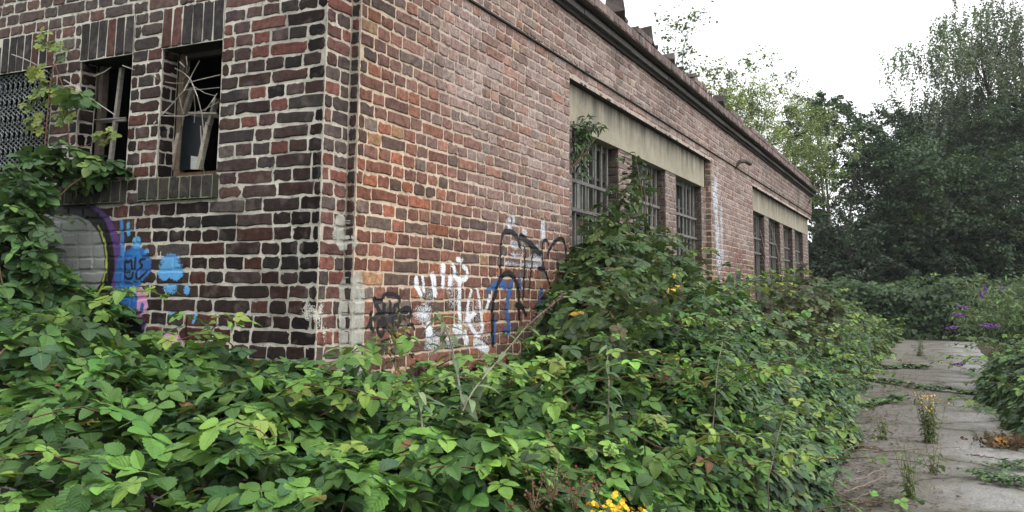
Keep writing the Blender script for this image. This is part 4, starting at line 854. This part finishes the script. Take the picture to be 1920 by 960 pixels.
tag(mb.build('dead_vine', M_BARK, None, origin=tuple(wl(350, 220, xt))), 'bare grey twigs of a dead vine crossing the broken window', 'dead vine')
mb = MB()
for L, w in (([(22, 102), (45, 110), (62, 118), (90, 135)], .004), ([(120, 150), (145, 165), (170, 185), (200, 205), (216, 216)], .0042), ([(176, 143), (195, 135), (208, 126)], .0042), ([(218, 226), (235, 225)], .004), ([(230, 123), (252, 131)], .003)):
    mb.tube(np.array([wl(x, y, xw + .03) for x, y in L]), w, w * .7, 5, tw)
tag(mb.build('dead_vine', M_BARK, None, origin=tuple(wl(120, 160, xw))), 'dry grey stem slanting from the grate towards the second window', 'dead vine')

# ------------------------------------------------------------------ butterfly bush seedlings standing in the brambles
def pt(px, py, D): return CAM + ray(px, py) * D
PAL_BUD = [(3, (.14, .20, .11)), (2, (.11, .17, .085)), (1, (.18, .24, .13))]
def seedling(label, L, D, ls, seed, spike=None):
    r = np.random.default_rng(seed); P = np.array([pt(x, y, d) for (x, y), d in zip(L, D)])
    t = np.linspace(0, 1, len(P)); tt = np.linspace(0, 1, 24); P = np.stack([np.interp(tt, t, P[:, k]) for k in range(3)], 1)
    for _ in range(3): P[1:-1] = P[1:-1] * .5 + (P[:-2] + P[2:]) * .25
    root = thing('butterfly_bush', (P[0][0], P[0][1], max(0, P[0][2] - .5)), label, 'shrub', 'young butterfly bushes among the brambles'); LV, ST = Leaves(), MB(); ST.tube(P, .0046, .0022, 5, (.2, .19, .135))
    base = P[0].copy(); base[2] = .02; ST.tube(np.array([base, (base + P[0]) / 2, P[0]]), .0045, .0038, 5, (.12, .10, .08))
    for k in range(3, 24, 2):
        for s_ in (-1, 1):
            dr = P[min(k + 1, 23)] - P[k - 1]; dr /= np.linalg.norm(dr); sd_ = np.cross(dr, -FF) * s_ if k % 4 == 1 else np.cross(dr, RR + .3) * s_; hd = sd_ + dr * .5 + r.normal(0, .2, 3); sz = ls * 1.6 * r.uniform(.6, 1.15) * (1.1 - .5 * tt[k])
            LV.add(LANCE, P[k], np.array([0, 0, 1.]) * .9 + dr * .5 - FF * .4 + r.normal(0, .25, 3), hd, sz, leaf_cols(1, PAL_BUD, r))
            if r.random() < .7: LV.add(LANCE, P[k] + hd * .012, np.array([0, 0, 1.]) + r.normal(0, .4, 3), hd + dr + r.normal(0, .3, 3), sz * .5, leaf_cols(1, PAL_BUD, r))
    LV.build('foliage', M_SOFT, root); ST.build('stem', M_BARK, root)
    if spike:
        SP = MB(); Q = np.array([pt(x, y, d) for (x, y, d) in spike]); SP.tube(Q, .0035, .0015, 5, (.2, .15, .11))
        for k in range(110):
            a = r.random(); q = np.array([np.interp(a, np.linspace(0, 1, len(Q)), Q[:, j]) for j in range(3)]) + r.normal(0, .008 * (1.2 - a), 3); SP.tube([q, q + unit(1, r)[0] * .009], .003, .0015, 4, (.13, .085, .06) if r.random() < .8 else (.22, .12, .2))
        SP.build('withered_flower_spike', M_BARK, root)
    return root
seedling('slender grey green butterfly bush stem rising in front of the white graffiti', [(862, 840), (868, 760), (850, 660), (836, 610), (822, 588)], [3.1, 3.15, 3.2, 3.25, 3.25], .082, 41)
seedling('leaning butterfly bush shoot ending in a withered flower spike', [(822, 920), (845, 830), (880, 740), (930, 680), (985, 615)], [2.95, 3.0, 3.15, 3.3, 3.4], .085, 42, [(985, 615, 3.4), (1010, 592, 3.42), (1035, 572, 3.45), (1062, 548, 3.48)])
seedling('short butterfly bush shoot with drooping grey green leaves beside the leaning one', [(790, 850), (792, 800), (788, 760), (786, 735)], [3.0, 3.05, 3.1, 3.1], .07, 43)
seedling('butterfly bush seedling on the bramble bank left of the path', [(1335, 820), (1340, 760), (1345, 690), (1355, 640)], [5.4, 5.5, 5.6, 5.7], .10, 44)
seedling('pale butterfly bush shoot low on the bank near the path edge', [(1440, 900), (1452, 850), (1460, 810), (1470, 780)], [5.2, 5.25, 5.3, 5.35], .10, 45)
seedling('thin butterfly bush shoot under the climbing shrub', [(1140, 800), (1142, 720), (1138, 650)], [4.3, 4.4, 4.5], .08, 46)
# withered weed in front of the scrawled tag
r = np.random.default_rng(51); c = at(742, 650, 1, -.14); root = thing('withered_weed', (c[0], c[1], 0), 'yellowish brown withered seed head standing before the black scrawled tag', 'weed'); ST = MB(); ST.tube(curve((c[0], c[1], .3), c - (0, 0, .05), (.02, -.02, 0)), .004, .003, 4, (.2, .15, .06)); ST.build('stem', M_BARK, root)
LV = Leaves()
for k in range(120):
    p = c + r.normal(0, 1, 3) * (.055, .03, .075); LV.add(TF3, p, unit(1, r), unit(1, r), r.uniform(.012, .026), leaf_cols(1, [(3, (.19, .15, .05)), (2, (.11, .075, .03)), (2, (.23, .20, .07)), (1, (.06, .04, .02))], r))
LV.build('seed_head', M_SOFT, root)
# yellow flowers
def flower_weed(name, label, base, h, nst, spread, seed, cat='wildflower', heads=9, grp=None, brown=.2, leafy=1., top_only=True):
    r = np.random.default_rng(seed); root = thing(name, tuple(base), label, cat, grp); LV, ST, FL = Leaves(), MB(), MB(); nf = 0
    for i in range(nst):
        b = np.array(base) + r.normal(0, .25 * spread, 3) * (1, 1, 0); hh = h * r.uniform(.65, 1.05); tp = b + np.array([*r.normal(0, spread * .75, 2), hh]); P = curve(b, tp, (0, 0, 0), 7, .03, r); ST = MB(); ST.tube(P, .0035, .0018, 4, (.14, .15, .06)); ST.build('stem', M_BARK, root); FL = MB()
        for k in range(int(14 * leafy)):
            a = r.random() ** 1.4 * .85; q = np.array([np.interp(a, np.linspace(0, 1, 7), P[:, j]) for j in range(3)]); LV.add(LANCE, q, np.array([0, 0, .6]) + unit(1, r)[0] * .7, unit(1, r)[0] + (0, 0, .4), r.uniform(.03, .075), leaf_cols(1, [(3, (.08, .115, .04)), (2, (.11, .15, .055)), (1, (.13, .12, .06))], r))
        if r.random() < .8 and heads:
            for k in range(heads):
                p = tp + r.normal(0, 1, 3) * (.03, .03, .022); cc = (.13, .075, .03) if r.random() < brown else (.66, .42, .03)
                nn = np.array([0, -.4, .7]) + unit(1, r)[0] * .8; nn /= np.linalg.norm(nn); e1 = np.cross(nn, (.3, .9, .2)); e1 /= np.linalg.norm(e1); e2 = np.cross(nn, e1)
                for q in range(5):
                    a = q * 1.256 + r.random() * .3; d_ = (e1 * math.cos(a) + e2 * math.sin(a) + nn * .3) * .010; s_ = (e2 * math.cos(a) - e1 * math.sin(a)) * .0045
                    FL.add([p, p + d_ * .6 + s_, p + d_, p + d_ * .6 - s_], [(0, 1, 2, 3)], tuple(np.array(cc) * r.uniform(.7, 1.1)))
            FL.build('flower_head', M_PETAL, root)
    LV.build('foliage', M_SOFT, root)
    return root
def gp(px, py): p = at(px, py, 2, 0.); return (p[0], p[1], 0.)
p = at(1166, 985, 1, -1.9); flower_weed('yellow_wildflower', 'larger yellow flower head in the brambles at the bottom edge', (p[0], p[1], 0), p[2] + .01, 6, .035, 61, heads=42, grp='yellow flowers among the brambles', brown=.05)
p = at(908, 985, 1, -1.7); flower_weed('yellow_wildflower', 'smaller yellow flower head under the pale bramble tip', (p[0], p[1], 0), p[2] + .015, 4, .03, 62, heads=14, grp='yellow flowers among the brambles', brown=.1)
flower_weed('ragwort', 'tall clump of ragwort with browning yellow flowers growing in the middle of the path', gp(1745, 832), .54, 26, .11, 63, 'weed', heads=6, brown=.5, leafy=1.6)
flower_weed('grass_tuft', 'thin tuft of tall grass nearest along the path, in front of the ragwort', gp(1712, 935), .42, 13, .09, 64, 'grass tuft', heads=0, grp='tufts growing through the path', leafy=.6)
flower_weed('grass_tuft', 'sparse dry tuft between the ragwort and the bank', gp(1655, 826), .26, 12, .08, 65, 'grass tuft', heads=0, grp='tufts growing through the path', leafy=.7)
flower_weed('grass_tuft', 'small pale green tuft far up the path', gp(1725, 668), .55, 16, .14, 66, 'grass tuft', heads=0, grp='tufts growing through the path', leafy=1.)
flower_weed('grass_tuft', 'dry brownish tuft with thin stalks right of the nearest grass', gp(1752, 890), .30, 10, .09, 67, 'grass tuft', heads=0, grp='tufts growing through the path', leafy=.4)
# runners creeping over the path
def runner(label, L, size, seed, dens=8, lf=PAL_BANK):
    r = np.random.default_rng(seed); P = np.array([at(x, y, 2, .03) for x, y in L]); t = np.linspace(0, 1, len(P)); m_ = 30; tt = np.linspace(0, 1, m_); P = np.stack([np.interp(tt, t, P[:, k]) for k in range(3)], 1); P[:, 2] = .03 + .03 * abs(np.sin(tt * 9)); P += r.normal(0, .012, P.shape) * (1, 1, .2)
    root = thing('bramble_runner', (P[m_ // 2][0], P[m_ // 2][1], 0), label, 'brambles', 'bramble runners creeping over the path'); ST, LV = MB(), Leaves(); ST.tube(P, .006, .003, 4, (.09, .06, .045))
    n = dens * m_; k = r.integers(0, m_, n); q = P[k] + r.normal(0, 1, (n, 3)) * (.07, .07, .012); q[:, 2] = np.abs(q[:, 2]) + .01; LV.add(TM3, q, np.array([0, 0, 1.]) + unit(n, r) * .4, unit(n, r), r.uniform(size * .6, size, n), leaf_cols(n, lf, r))
    LV.build('foliage', M_LEAF, root); ST.build('canes', M_BARK, root)
runner('long bramble runner lying right across the path', [(1640, 712), (1700, 722), (1760, 730), (1830, 738), (1880, 742)], .085, 71, 9)
runner('bramble runner reaching out from the bank onto the brown part of the path', [(1570, 762), (1620, 760), (1660, 752), (1690, 745)], .08, 72, 8)
runner('leafy bramble runner nearest on the far side of the path', [(1925, 900), (1890, 905), (1860, 900), (1838, 892)], .05, 73, 4)
runner('short runner behind the nearest one on the far side of the path', [(1930, 872), (1895, 876), (1860, 878)], .045, 74, 3)
runner('straggling runner between the bank and the nearest grass tuft', [(1540, 945), (1600, 948), (1660, 942), (1705, 938)], .035, 75, 3, PAL_OLIVE)
runner('creeping bramble tip close to the far hedge', [(1650, 690), (1700, 688), (1740, 690)], .10, 76, 5)
# dead canes
def dead_cane(label, L, w, hz=.06):
    P = []; n = len(L)
    for i, (x, y) in enumerate(L): q = at(x, y, 2, .012 + hz * math.sin(math.pi * i / (n - 1))); P.append(q)
    P = np.array(P); t = np.linspace(0, 1, n); tt = np.linspace(0, 1, 16); P = np.stack([np.interp(tt, t, P[:, k]) for k in range(3)], 1); P[1:-1] += RNG.normal(0, .006, (14, 3)); P[:, 2] = np.maximum(P[:, 2], .008)
    mb = MB(); mb.tube(P, w, w * .5, 5, tuple(np.array((.16, .12, .10)) * random.uniform(.6, 1.3))); o = mb.build('dead_cane', M_BARK, None, origin=(P[8][0], P[8][1], 0)); tag(o, label, 'dead cane', 'dead canes lying at the edge of the path')
dead_cane('dead grey cane arching up over the brown litter, the highest one', [(1556, 880), (1580, 850), (1610, 835), (1640, 838), (1668, 850)], .008, .14)
dead_cane('long straight dead cane across the brown litter and the path', [(1565, 842), (1640, 846), (1720, 842), (1800, 838)], .007, .01)
dead_cane('dead forked cane lying lowest by the pale leaves', [(1560, 925), (1600, 918), (1640, 900), (1660, 893)], .007, .05)
dead_cane('dead cane curling under the arched one', [(1570, 895), (1605, 872), (1640, 868), (1670, 874)], .006, .05)
dead_cane('short dead cane propped beside the bank', [(1572, 872), (1585, 845), (1600, 862)], .007, .12)
dead_cane('short pale dead stick at the bottom edge of the path', [(1590, 956), (1605, 948), (1612, 944)], .006, .02)
dead_cane('dead cane lying along the edge of the bank', [(1548, 905), (1575, 868), (1590, 830), (1598, 800)], .007, .04)
dead_cane('thin dead cane crossing the brown litter behind the arched one', [(1575, 822), (1625, 816), (1680, 822), (1725, 818)], .005, .02)
dead_cane('thin dead cane far up the litter, near the straggling bank', [(1600, 792), (1650, 786), (1700, 792)], .006, .03)
dead_cane('wavy dead cane just before the nearest grass tuft', [(1590, 938), (1630, 925), (1665, 930), (1700, 915)], .006, .04)
dead_cane('dead cane bent into a hook in the litter', [(1585, 905), (1625, 892), (1652, 880), (1640, 866), (1615, 870)], .006, .06)
dead_cane('dark dead cane on the far side of the path near the withered plant', [(1820, 852), (1860, 858), (1905, 866)], .008, .01)
r = np.random.default_rng(81); c = np.array(gp(1888, 838)); root = thing('withered_plant', tuple(c), 'heap of withered brown leaves on the far side of the path', 'dead plant'); LV, ST = Leaves(), MB()
n = 170; q = c + r.normal(0, 1, (n, 3)) * (.16, .14, .05); q[:, 2] = abs(q[:, 2]) + .01; LV.add(TM3, q, np.array([0, 0, .6]) + unit(n, r), unit(n, r), r.uniform(.03, .065, n), leaf_cols(n, [(3, (.09, .05, .03)), (2, (.14, .08, .04)), (1, (.05, .035, .025))], r)); LV.add(TM3, c + (-.22, .05, .08) + r.normal(0, .02, (3, 3)), unit(3, r) + (0, 0, 1), unit(3, r), .055, (.30, .14, .03)); LV.build('withered_leaves', M_SOFT, root)
for k in range(8): ST.tube(curve(c + r.normal(0, .12, 3) * (1, 1, 0) + (0, 0, .02), c + r.normal(0, .2, 3) * (1, 1, .2) + (0, 0, .1), (0, 0, .05)), .004, .002, 4, (.12, .08, .05))
ST.build('stems', M_BARK, root)
# leaf litter and bits on the path
r = np.random.default_rng(91); n = 5200; x = 3 + 22 * r.random(n) ** 1.9; y = -1.75 - np.abs(r.normal(0, .48, n)); q = np.stack([x, y, r.uniform(.012, .03, n)], 1); LV = Leaves(); LV.add(RHOMB, q, np.array([0, 0, 1.]) + unit(n, r) * .25, unit(n, r), r.uniform(.012, .04, n), leaf_cols(n, [(4, (.06, .042, .03)), (3, (.10, .07, .045)), (1, (.16, .11, .06)), (.3, (.3, .2, .05))], r))
n = 800; x = 3 + 22 * r.random(n) ** 1.4; q = np.stack([x, r.uniform(-3.6, -1.9, n), r.uniform(.012, .02, n)], 1); LV.add(RHOMB, q, np.array([0, 0, 1.]) + unit(n, r) * .2, unit(n, r), r.uniform(.01, .028, n), leaf_cols(n, [(4, (.07, .05, .036)), (3, (.11, .08, .05))], r))
o = LV.build('leaf_litter', M_SOFT, None); tag(o, 'brown fallen leaves scattered over the path', 'leaf litter', None, 'stuff')

# ------------------------------------------------------------------ butterfly bush with purple flowers across the path
def big_buddleia(label, base, h, w, seed, spikes, n=2600):
    r = np.random.default_rng(seed); root = thing('butterfly_bush', tuple(base), label, 'shrub', 'butterfly bushes across the path'); LV, ST, FL = Leaves(), MB(), MB(); base = np.array(base, float)
    tips = []
    for i in range(34):
        d = r.normal(0, 1, 2); tp = base + np.array([d[0] * w * .5, d[1] * w * .5, h * r.uniform(.55, 1.02)]); P = curve(base + r.normal(0, .12, 3) * (1, 1, 0), tp, (0, 0, .15 * h), 10, .05, r); ST = MB(); ST.tube(P, .012, .003, 4, (.14, .11, .09)); ST.build('stem', M_BARK, root); tips.append(P)
        m_ = n // 34; a = r.uniform(.25, 1, m_); q = np.stack([np.interp(a, np.linspace(0, 1, 10), P[:, k]) for k in range(3)], 1) + r.normal(0, .09, (m_, 3)); LV.add(LANCE, q, np.array([0, 0, 1.]) + unit(m_, r) * .7, unit(m_, r) - (0, 0, .35), r.uniform(.09, .19, m_), leaf_cols(m_, [(3, (.105, .155, .075)), (2, (.14, .20, .095)), (2, (.07, .115, .055))], r))
    LV.build('foliage', M_SOFT, root)
    for (p, d, L) in spikes:
        FL = MB(); p = np.array(p); d = np.array(d, float); d /= np.linalg.norm(d)
        for k in range(150):
            a = r.random(); q = p + d * a * L + unit(1, r)[0] * .032 * (1.1 - a); s_ = unit(1, r)[0] * .016; e = np.cross(s_, unit(1, r)[0]); FL.add([q - s_, q - e, q + s_, q + e], [(0, 1, 2, 3)], tuple(np.array((.23, .11, .32)) * r.uniform(.6, 1.3)))
        FL.tube(curve(base + (p - base) * (.55, .55, .75), p, (0, 0, .1), 6, .02, r), .006, .004, 4, (.14, .15, .08)); FL.build('flower_spike', M_PETAL, root)
big_buddleia('butterfly bush with purple flower spikes leaning over the path', (17.4, -4.35, 0), 1.85, 1.5, 101, [(pt(1812, 578, 17.2), (-.6, .7, .2), .26), (pt(1806, 592, 17.0), (-.3, 1, .1), .22), (pt(1872, 612, 16.6), (.3, 1, .2), .26), (pt(1858, 614, 16.7), (-.3, .8, .2), .22), (pt(1792, 613, 17.1), (-.4, 1, -.2), .22), (pt(1806, 682, 15.9), (-.4, 1, -.1), .22), (pt(1842, 560, 17.4), (.2, .2, 1), .2)], 4200)
big_buddleia('pale green butterfly bush behind the one with purple flowers', (22.5, -5.4, 0), 2.35, 2.3, 102, [(pt(1850, 548, 21.), (.3, .2, 1), .2), (pt(1880, 545, 21.), (.3, .2, 1), .2)], 4200)

# ------------------------------------------------------------------ trees
def tree(name, label, px, D, top, width, seed, n=9000, leaf=(.10, .17), pal=None, base_z=.22, shape=1., clumps=60, r_clump=.75, group=None, trunk=.14, stems=1, droop=0., base=None, lean=(0, 0), mat=None, tpl=RHOMB, cat='tree', wob=.25):
    r = np.random.default_rng(seed); b = np.array(base, float) if base is not None else spot(px, D)
    root = thing(name, tuple(b), label, cat, group); h = top - b[2]; LV, ST = Leaves(), MB(); pal = pal or [(3, (.03, .05, .028)), (2, (.042, .068, .034)), (1, (.02, .036, .022))]
    mains = []
    for s_ in range(stems):
        o = r.normal(0, width * .12, 2) if stems > 1 else np.zeros(2); tp = b + np.array([o[0] * 2.2 + lean[0], o[1] * 2.2 + lean[1], h * r.uniform(.85, .97)]); P = curve(b + (o[0] * .4, o[1] * .4, 0), tp, (0, 0, 0), 12, wob * h * .06, r); ST.tube(P, trunk, trunk * .15, 7, (.075, .065, .055)); mains.append(P)
    cs = []
    for i in range(clumps):
        P = mains[i % stems]; a = base_z + (1 - base_z) * r.random() ** .85; q = np.array([np.interp(a, np.linspace(0, 1, 12), P[:, k]) for k in range(3)])
        env = width / 2 * (math.sin(math.pi * min(1, (1 - (a - base_z) / (1 - base_z)) ** .75 * .93 + .05)) ** .6) * shape; ang = r.uniform(0, 2 * math.pi); rr = env * r.uniform(.15, 1.05) ** .7
        c = q + np.array([math.cos(ang) * rr, math.sin(ang) * rr, rr * .28 + r.normal(0, .3)]); c[2] = min(c[2], top - .1); cs.append(c)
        st = np.array([np.interp(max(.05, a - .16), np.linspace(0, 1, 12), P[:, k]) for k in range(3)]); ST.tube(curve(st, c, (0, 0, -.1 * rr), 7, .08, r), trunk * .30 * (1.05 - a) + min(.012, trunk * .25), min(.006, trunk * .2), 5, (.06, .052, .045))
    k = max(20, n // clumps)
    for c in cs:
        rc = r_clump * r.uniform(.55, 1.3); g_ = leaf_cols(1, pal, r)[0] * r.uniform(.75, 1.3)
        if droop > 0:
            m_ = max(3, k // 34)
            for j in range(m_):
                s0 = c + r.normal(0, 1, 3) * (rc, rc, rc * .35); L = droop * r.uniform(.4, 1.2); q = 34; t = r.random(q); a_ = r.uniform(0, 6.28); p = s0 + np.stack([r.normal(0, .04, q) + np.sqrt(t) * .2 * L * math.cos(a_), r.normal(0, .04, q) + np.sqrt(t) * .2 * L * math.sin(a_), -t * L], 1)
                LV.add(tpl, p, unit(q, r) + (0, 0, .2), np.array([0, 0, -1.]) + unit(q, r) * .7, r.uniform(*leaf, q), np.clip(g_ * r.uniform(.7, 1.3, (q, 1)), 0, 1))
            continue
        ns = 9; sub = unit(ns, r) * rc * r.uniform(.25, 1., (ns, 1)); ss = rc * r.uniform(.2, .42, ns); w = r.integers(0, ns, k); q = sub[w] + unit(k, r) * (r.random((k, 1)) ** .4) * ss[w][:, None] * np.array([1.15, 1.15, .7])
        for v in sub[:5]: ST.tube([c - np.array((0, 0, .1 if trunk > .03 else .0)), c + v * .6, c + v * 1.05], min(.011, trunk * .3), min(.004, trunk * .15), 3, (.05, .045, .04))
        LV.add(tpl, c + q, np.array([0, 0, .7]) + q / rc * .5 + unit(k, r) * .7, unit(k, r) - (0, 0, .3), r.uniform(*leaf, k), np.clip(leaf_cols(k, pal, r) * .6 + g_ * .4, .003, 1))
    LV.build('crown', mat or M_TREE, root); ST.build('trunk', M_BARK, root); return root
def ztop(py, D): return float((CAM + ray(1700, py) * D)[2])
G_T = 'trees beyond the end of the path'
DK = [(3, (.042, .074, .040)), (2, (.060, .098, .050)), (1, (.03, .054, .032))]
tree('broadleaf_tree', 'open multi stemmed tree with sky showing through, next to the building', 1580, 40, ztop(138, 40), 4.3, 201, 26000, (.09, .16), DK, .10, clumps=150, r_clump=.5, group=G_T, trunk=.11, stems=4)
tree('broadleaf_tree', 'dark rounded tree between the open one and the birch', 1685, 45, ztop(165, 45), 5.2, 202, 42000, (.10, .18), DK, .06, clumps=170, r_clump=.8, group=G_T, trunk=.15, stems=3)
tree('birch_tree', 'tall pale weeping birch, the highest tree', 1868, 43, ztop(-40, 43), 7.6, 203, 60000, (.08, .15), [(3, (.13, .165, .12)), (2, (.16, .195, .145)), (1, (.10, .125, .09))], .25, clumps=120, r_clump=.7, group=G_T, trunk=.2, droop=2.0)  # leaf colour lightened to stand in for sky glare over the crown
tree('birch_tree', 'lower weeping birch with a hanging branch, left of the tall one', 1792, 46, ztop(140, 46), 6.4, 204, 34000, (.08, .15), [(3, (.09, .12, .08)), (2, (.065, .09, .06))], .2, clumps=80, r_clump=.6, group=G_T, trunk=.15, droop=1.7)
tree('broadleaf_tree', 'dense dark tree standing under the tall birch', 1850, 41, ztop(265, 41), 7.0, 205, 52000, (.10, .18), DK, .04, clumps=180, r_clump=.95, group=G_T, trunk=.16, stems=2)
tree('broadleaf_tree', 'dark tree beyond the birch, cut off by the picture edge', 1965, 40, ztop(165, 40), 7.0, 206, 38000, (.10, .18), DK, .05, clumps=150, r_clump=.95, group=G_T, trunk=.2)
tree('broadleaf_tree', 'dull green tree behind the dark rounded tree', 1745, 50, ztop(235, 50), 5.4, 207, 34000, (.11, .19), DK, .04, clumps=120, r_clump=.95, group=G_T, trunk=.16)
tree('sapling', 'light yellow green sapling glowing among the dark trees', 1728, 39.5, ztop(380, 39.5), 2.0, 208, 1800, (.11, .18), [(3, (.10, .15, .045)), (2, (.07, .11, .04))], .25, clumps=16, r_clump=.35, trunk=.04, group=None)
for i, (px, D, py, w, lab) in enumerate(((1560, 39, 455, 3.4, 'dark undergrowth bush at the far corner of the building'), (1630, 38.5, 430, 4., 'dark undergrowth bush under the open tree'), (1710, 39, 440, 4., 'dark undergrowth bush under the rounded tree'), (1790, 38.5, 430, 4.2, 'dark undergrowth bush under the lower birch'), (1925, 38, 420, 4.5, 'dark undergrowth bush beside the picture edge'))):
    tree('undergrowth_bush', lab, px, D, ztop(py, D), w, 220 + i, 20000, (.10, .18), [(3, (.028, .046, .03)), (2, (.04, .062, .038))], .02, clumps=70, r_clump=.75, group='dark bushes under the trees', trunk=.06, stems=3, cat='bush')
tree('undergrowth_bush', 'lighter green bush in front of the dark trees, above the butterfly bushes', 1872, 37.8, ztop(398, 37.8), 3.6, 230, 15000, (.09, .16), [(3, (.06, .09, .045)), (2, (.08, .115, .055))], .05, clumps=60, r_clump=.6, group='dark bushes under the trees', trunk=.06, stems=3, cat='bush')
# saplings rooted on the roof
PR = [(3, (.20, .26, .10)), (2, (.25, .31, .13)), (1, (.14, .19, .08)), (.7, (.24, .24, .12))]
PRD = [(3, (.12, .155, .10)), (2, (.15, .19, .12)), (1, (.18, .22, .13))]
for i, (px, py0, pyt, yy, w, n, pal, lab, cl) in enumerate((
        (1262, 118, 6, .35, .62, 330, PRD, 'thin dark sapling standing alone on the roof edge', 20), (1345, 215, 112, .5, 1.1, 700, PR, 'first pale green sapling of the roof row', 18), (1392, 250, 118, .6, 1.2, 700, PRD, 'tall sparse sapling in the roof row', 16), (1420, 275, 150, .6, 1.6, 1500, PR, 'broad yellow green sapling in the middle of the roof row', 30),
        (1450, 300, 160, .7, 1.8, 2000, PR, 'bushy sapling with bare stalks on the roof', 34), (1488, 320, 182, .8, 2.2, 2600, PR, 'dense pale green sapling near the far roof end', 40), (1508, 335, 215, .5, 2.0, 2600, [(3, (.15, .205, .075)), (2, (.115, .16, .06))], 'rounded bush overhanging the far roof end', 40), (1516, 338, 262, -.05, 1.5, 1500, [(3, (.15, .205, .075)), (2, (.11, .155, .06))], 'low leafy bush spilling over the cornice at the far corner', 24), (1405, 262, 165, .45, 1.6, 1500, PR, 'leafy sapling between the tall sparse one and the broad one', 26), (1370, 235, 190, .5, .9, 500, PR, 'low leafy tuft between the first roof saplings', 12))):
    b = at(px, py0, 1, yy); x = b[0]; D_ = (b - CAM) @ FF; zt = float((CAM + ray(px, pyt) * D_)[2])
    tree('roof_sapling', lab, 0, 0, zt, w, 240 + i, int(n * 2.3), (.03, .06), pal, .03 if w > 1.3 else .1, clumps=int(cl * 1.4), r_clump=.22 if w < 1.5 else .34, group='saplings growing on the roof', trunk=.011, stems=2 if w < 1 else 4, base=(x, yy, 4.1), cat='sapling', wob=.14)

# ------------------------------------------------------------------ thin haze volume added to lighten the far trees like lens glare
t = NT('haze'); pv = t.n('ShaderNodeVolumePrincipled'); pv.inputs['Color'].default_value = (.9, .95, 1, 1); pv.inputs['Density'].default_value = .0004; pv.inputs['Anisotropy'].default_value = .3
t.l(pv.outputs[0], t.out.inputs['Volume'])
mb = MB(); mb.box((-60, -60, -1.2), (75, 60, 22)); o = mb.build('haze', t.m); tag(o, 'thin haze added over the whole site to lighten the distant trees', 'haze', None, 'stuff')
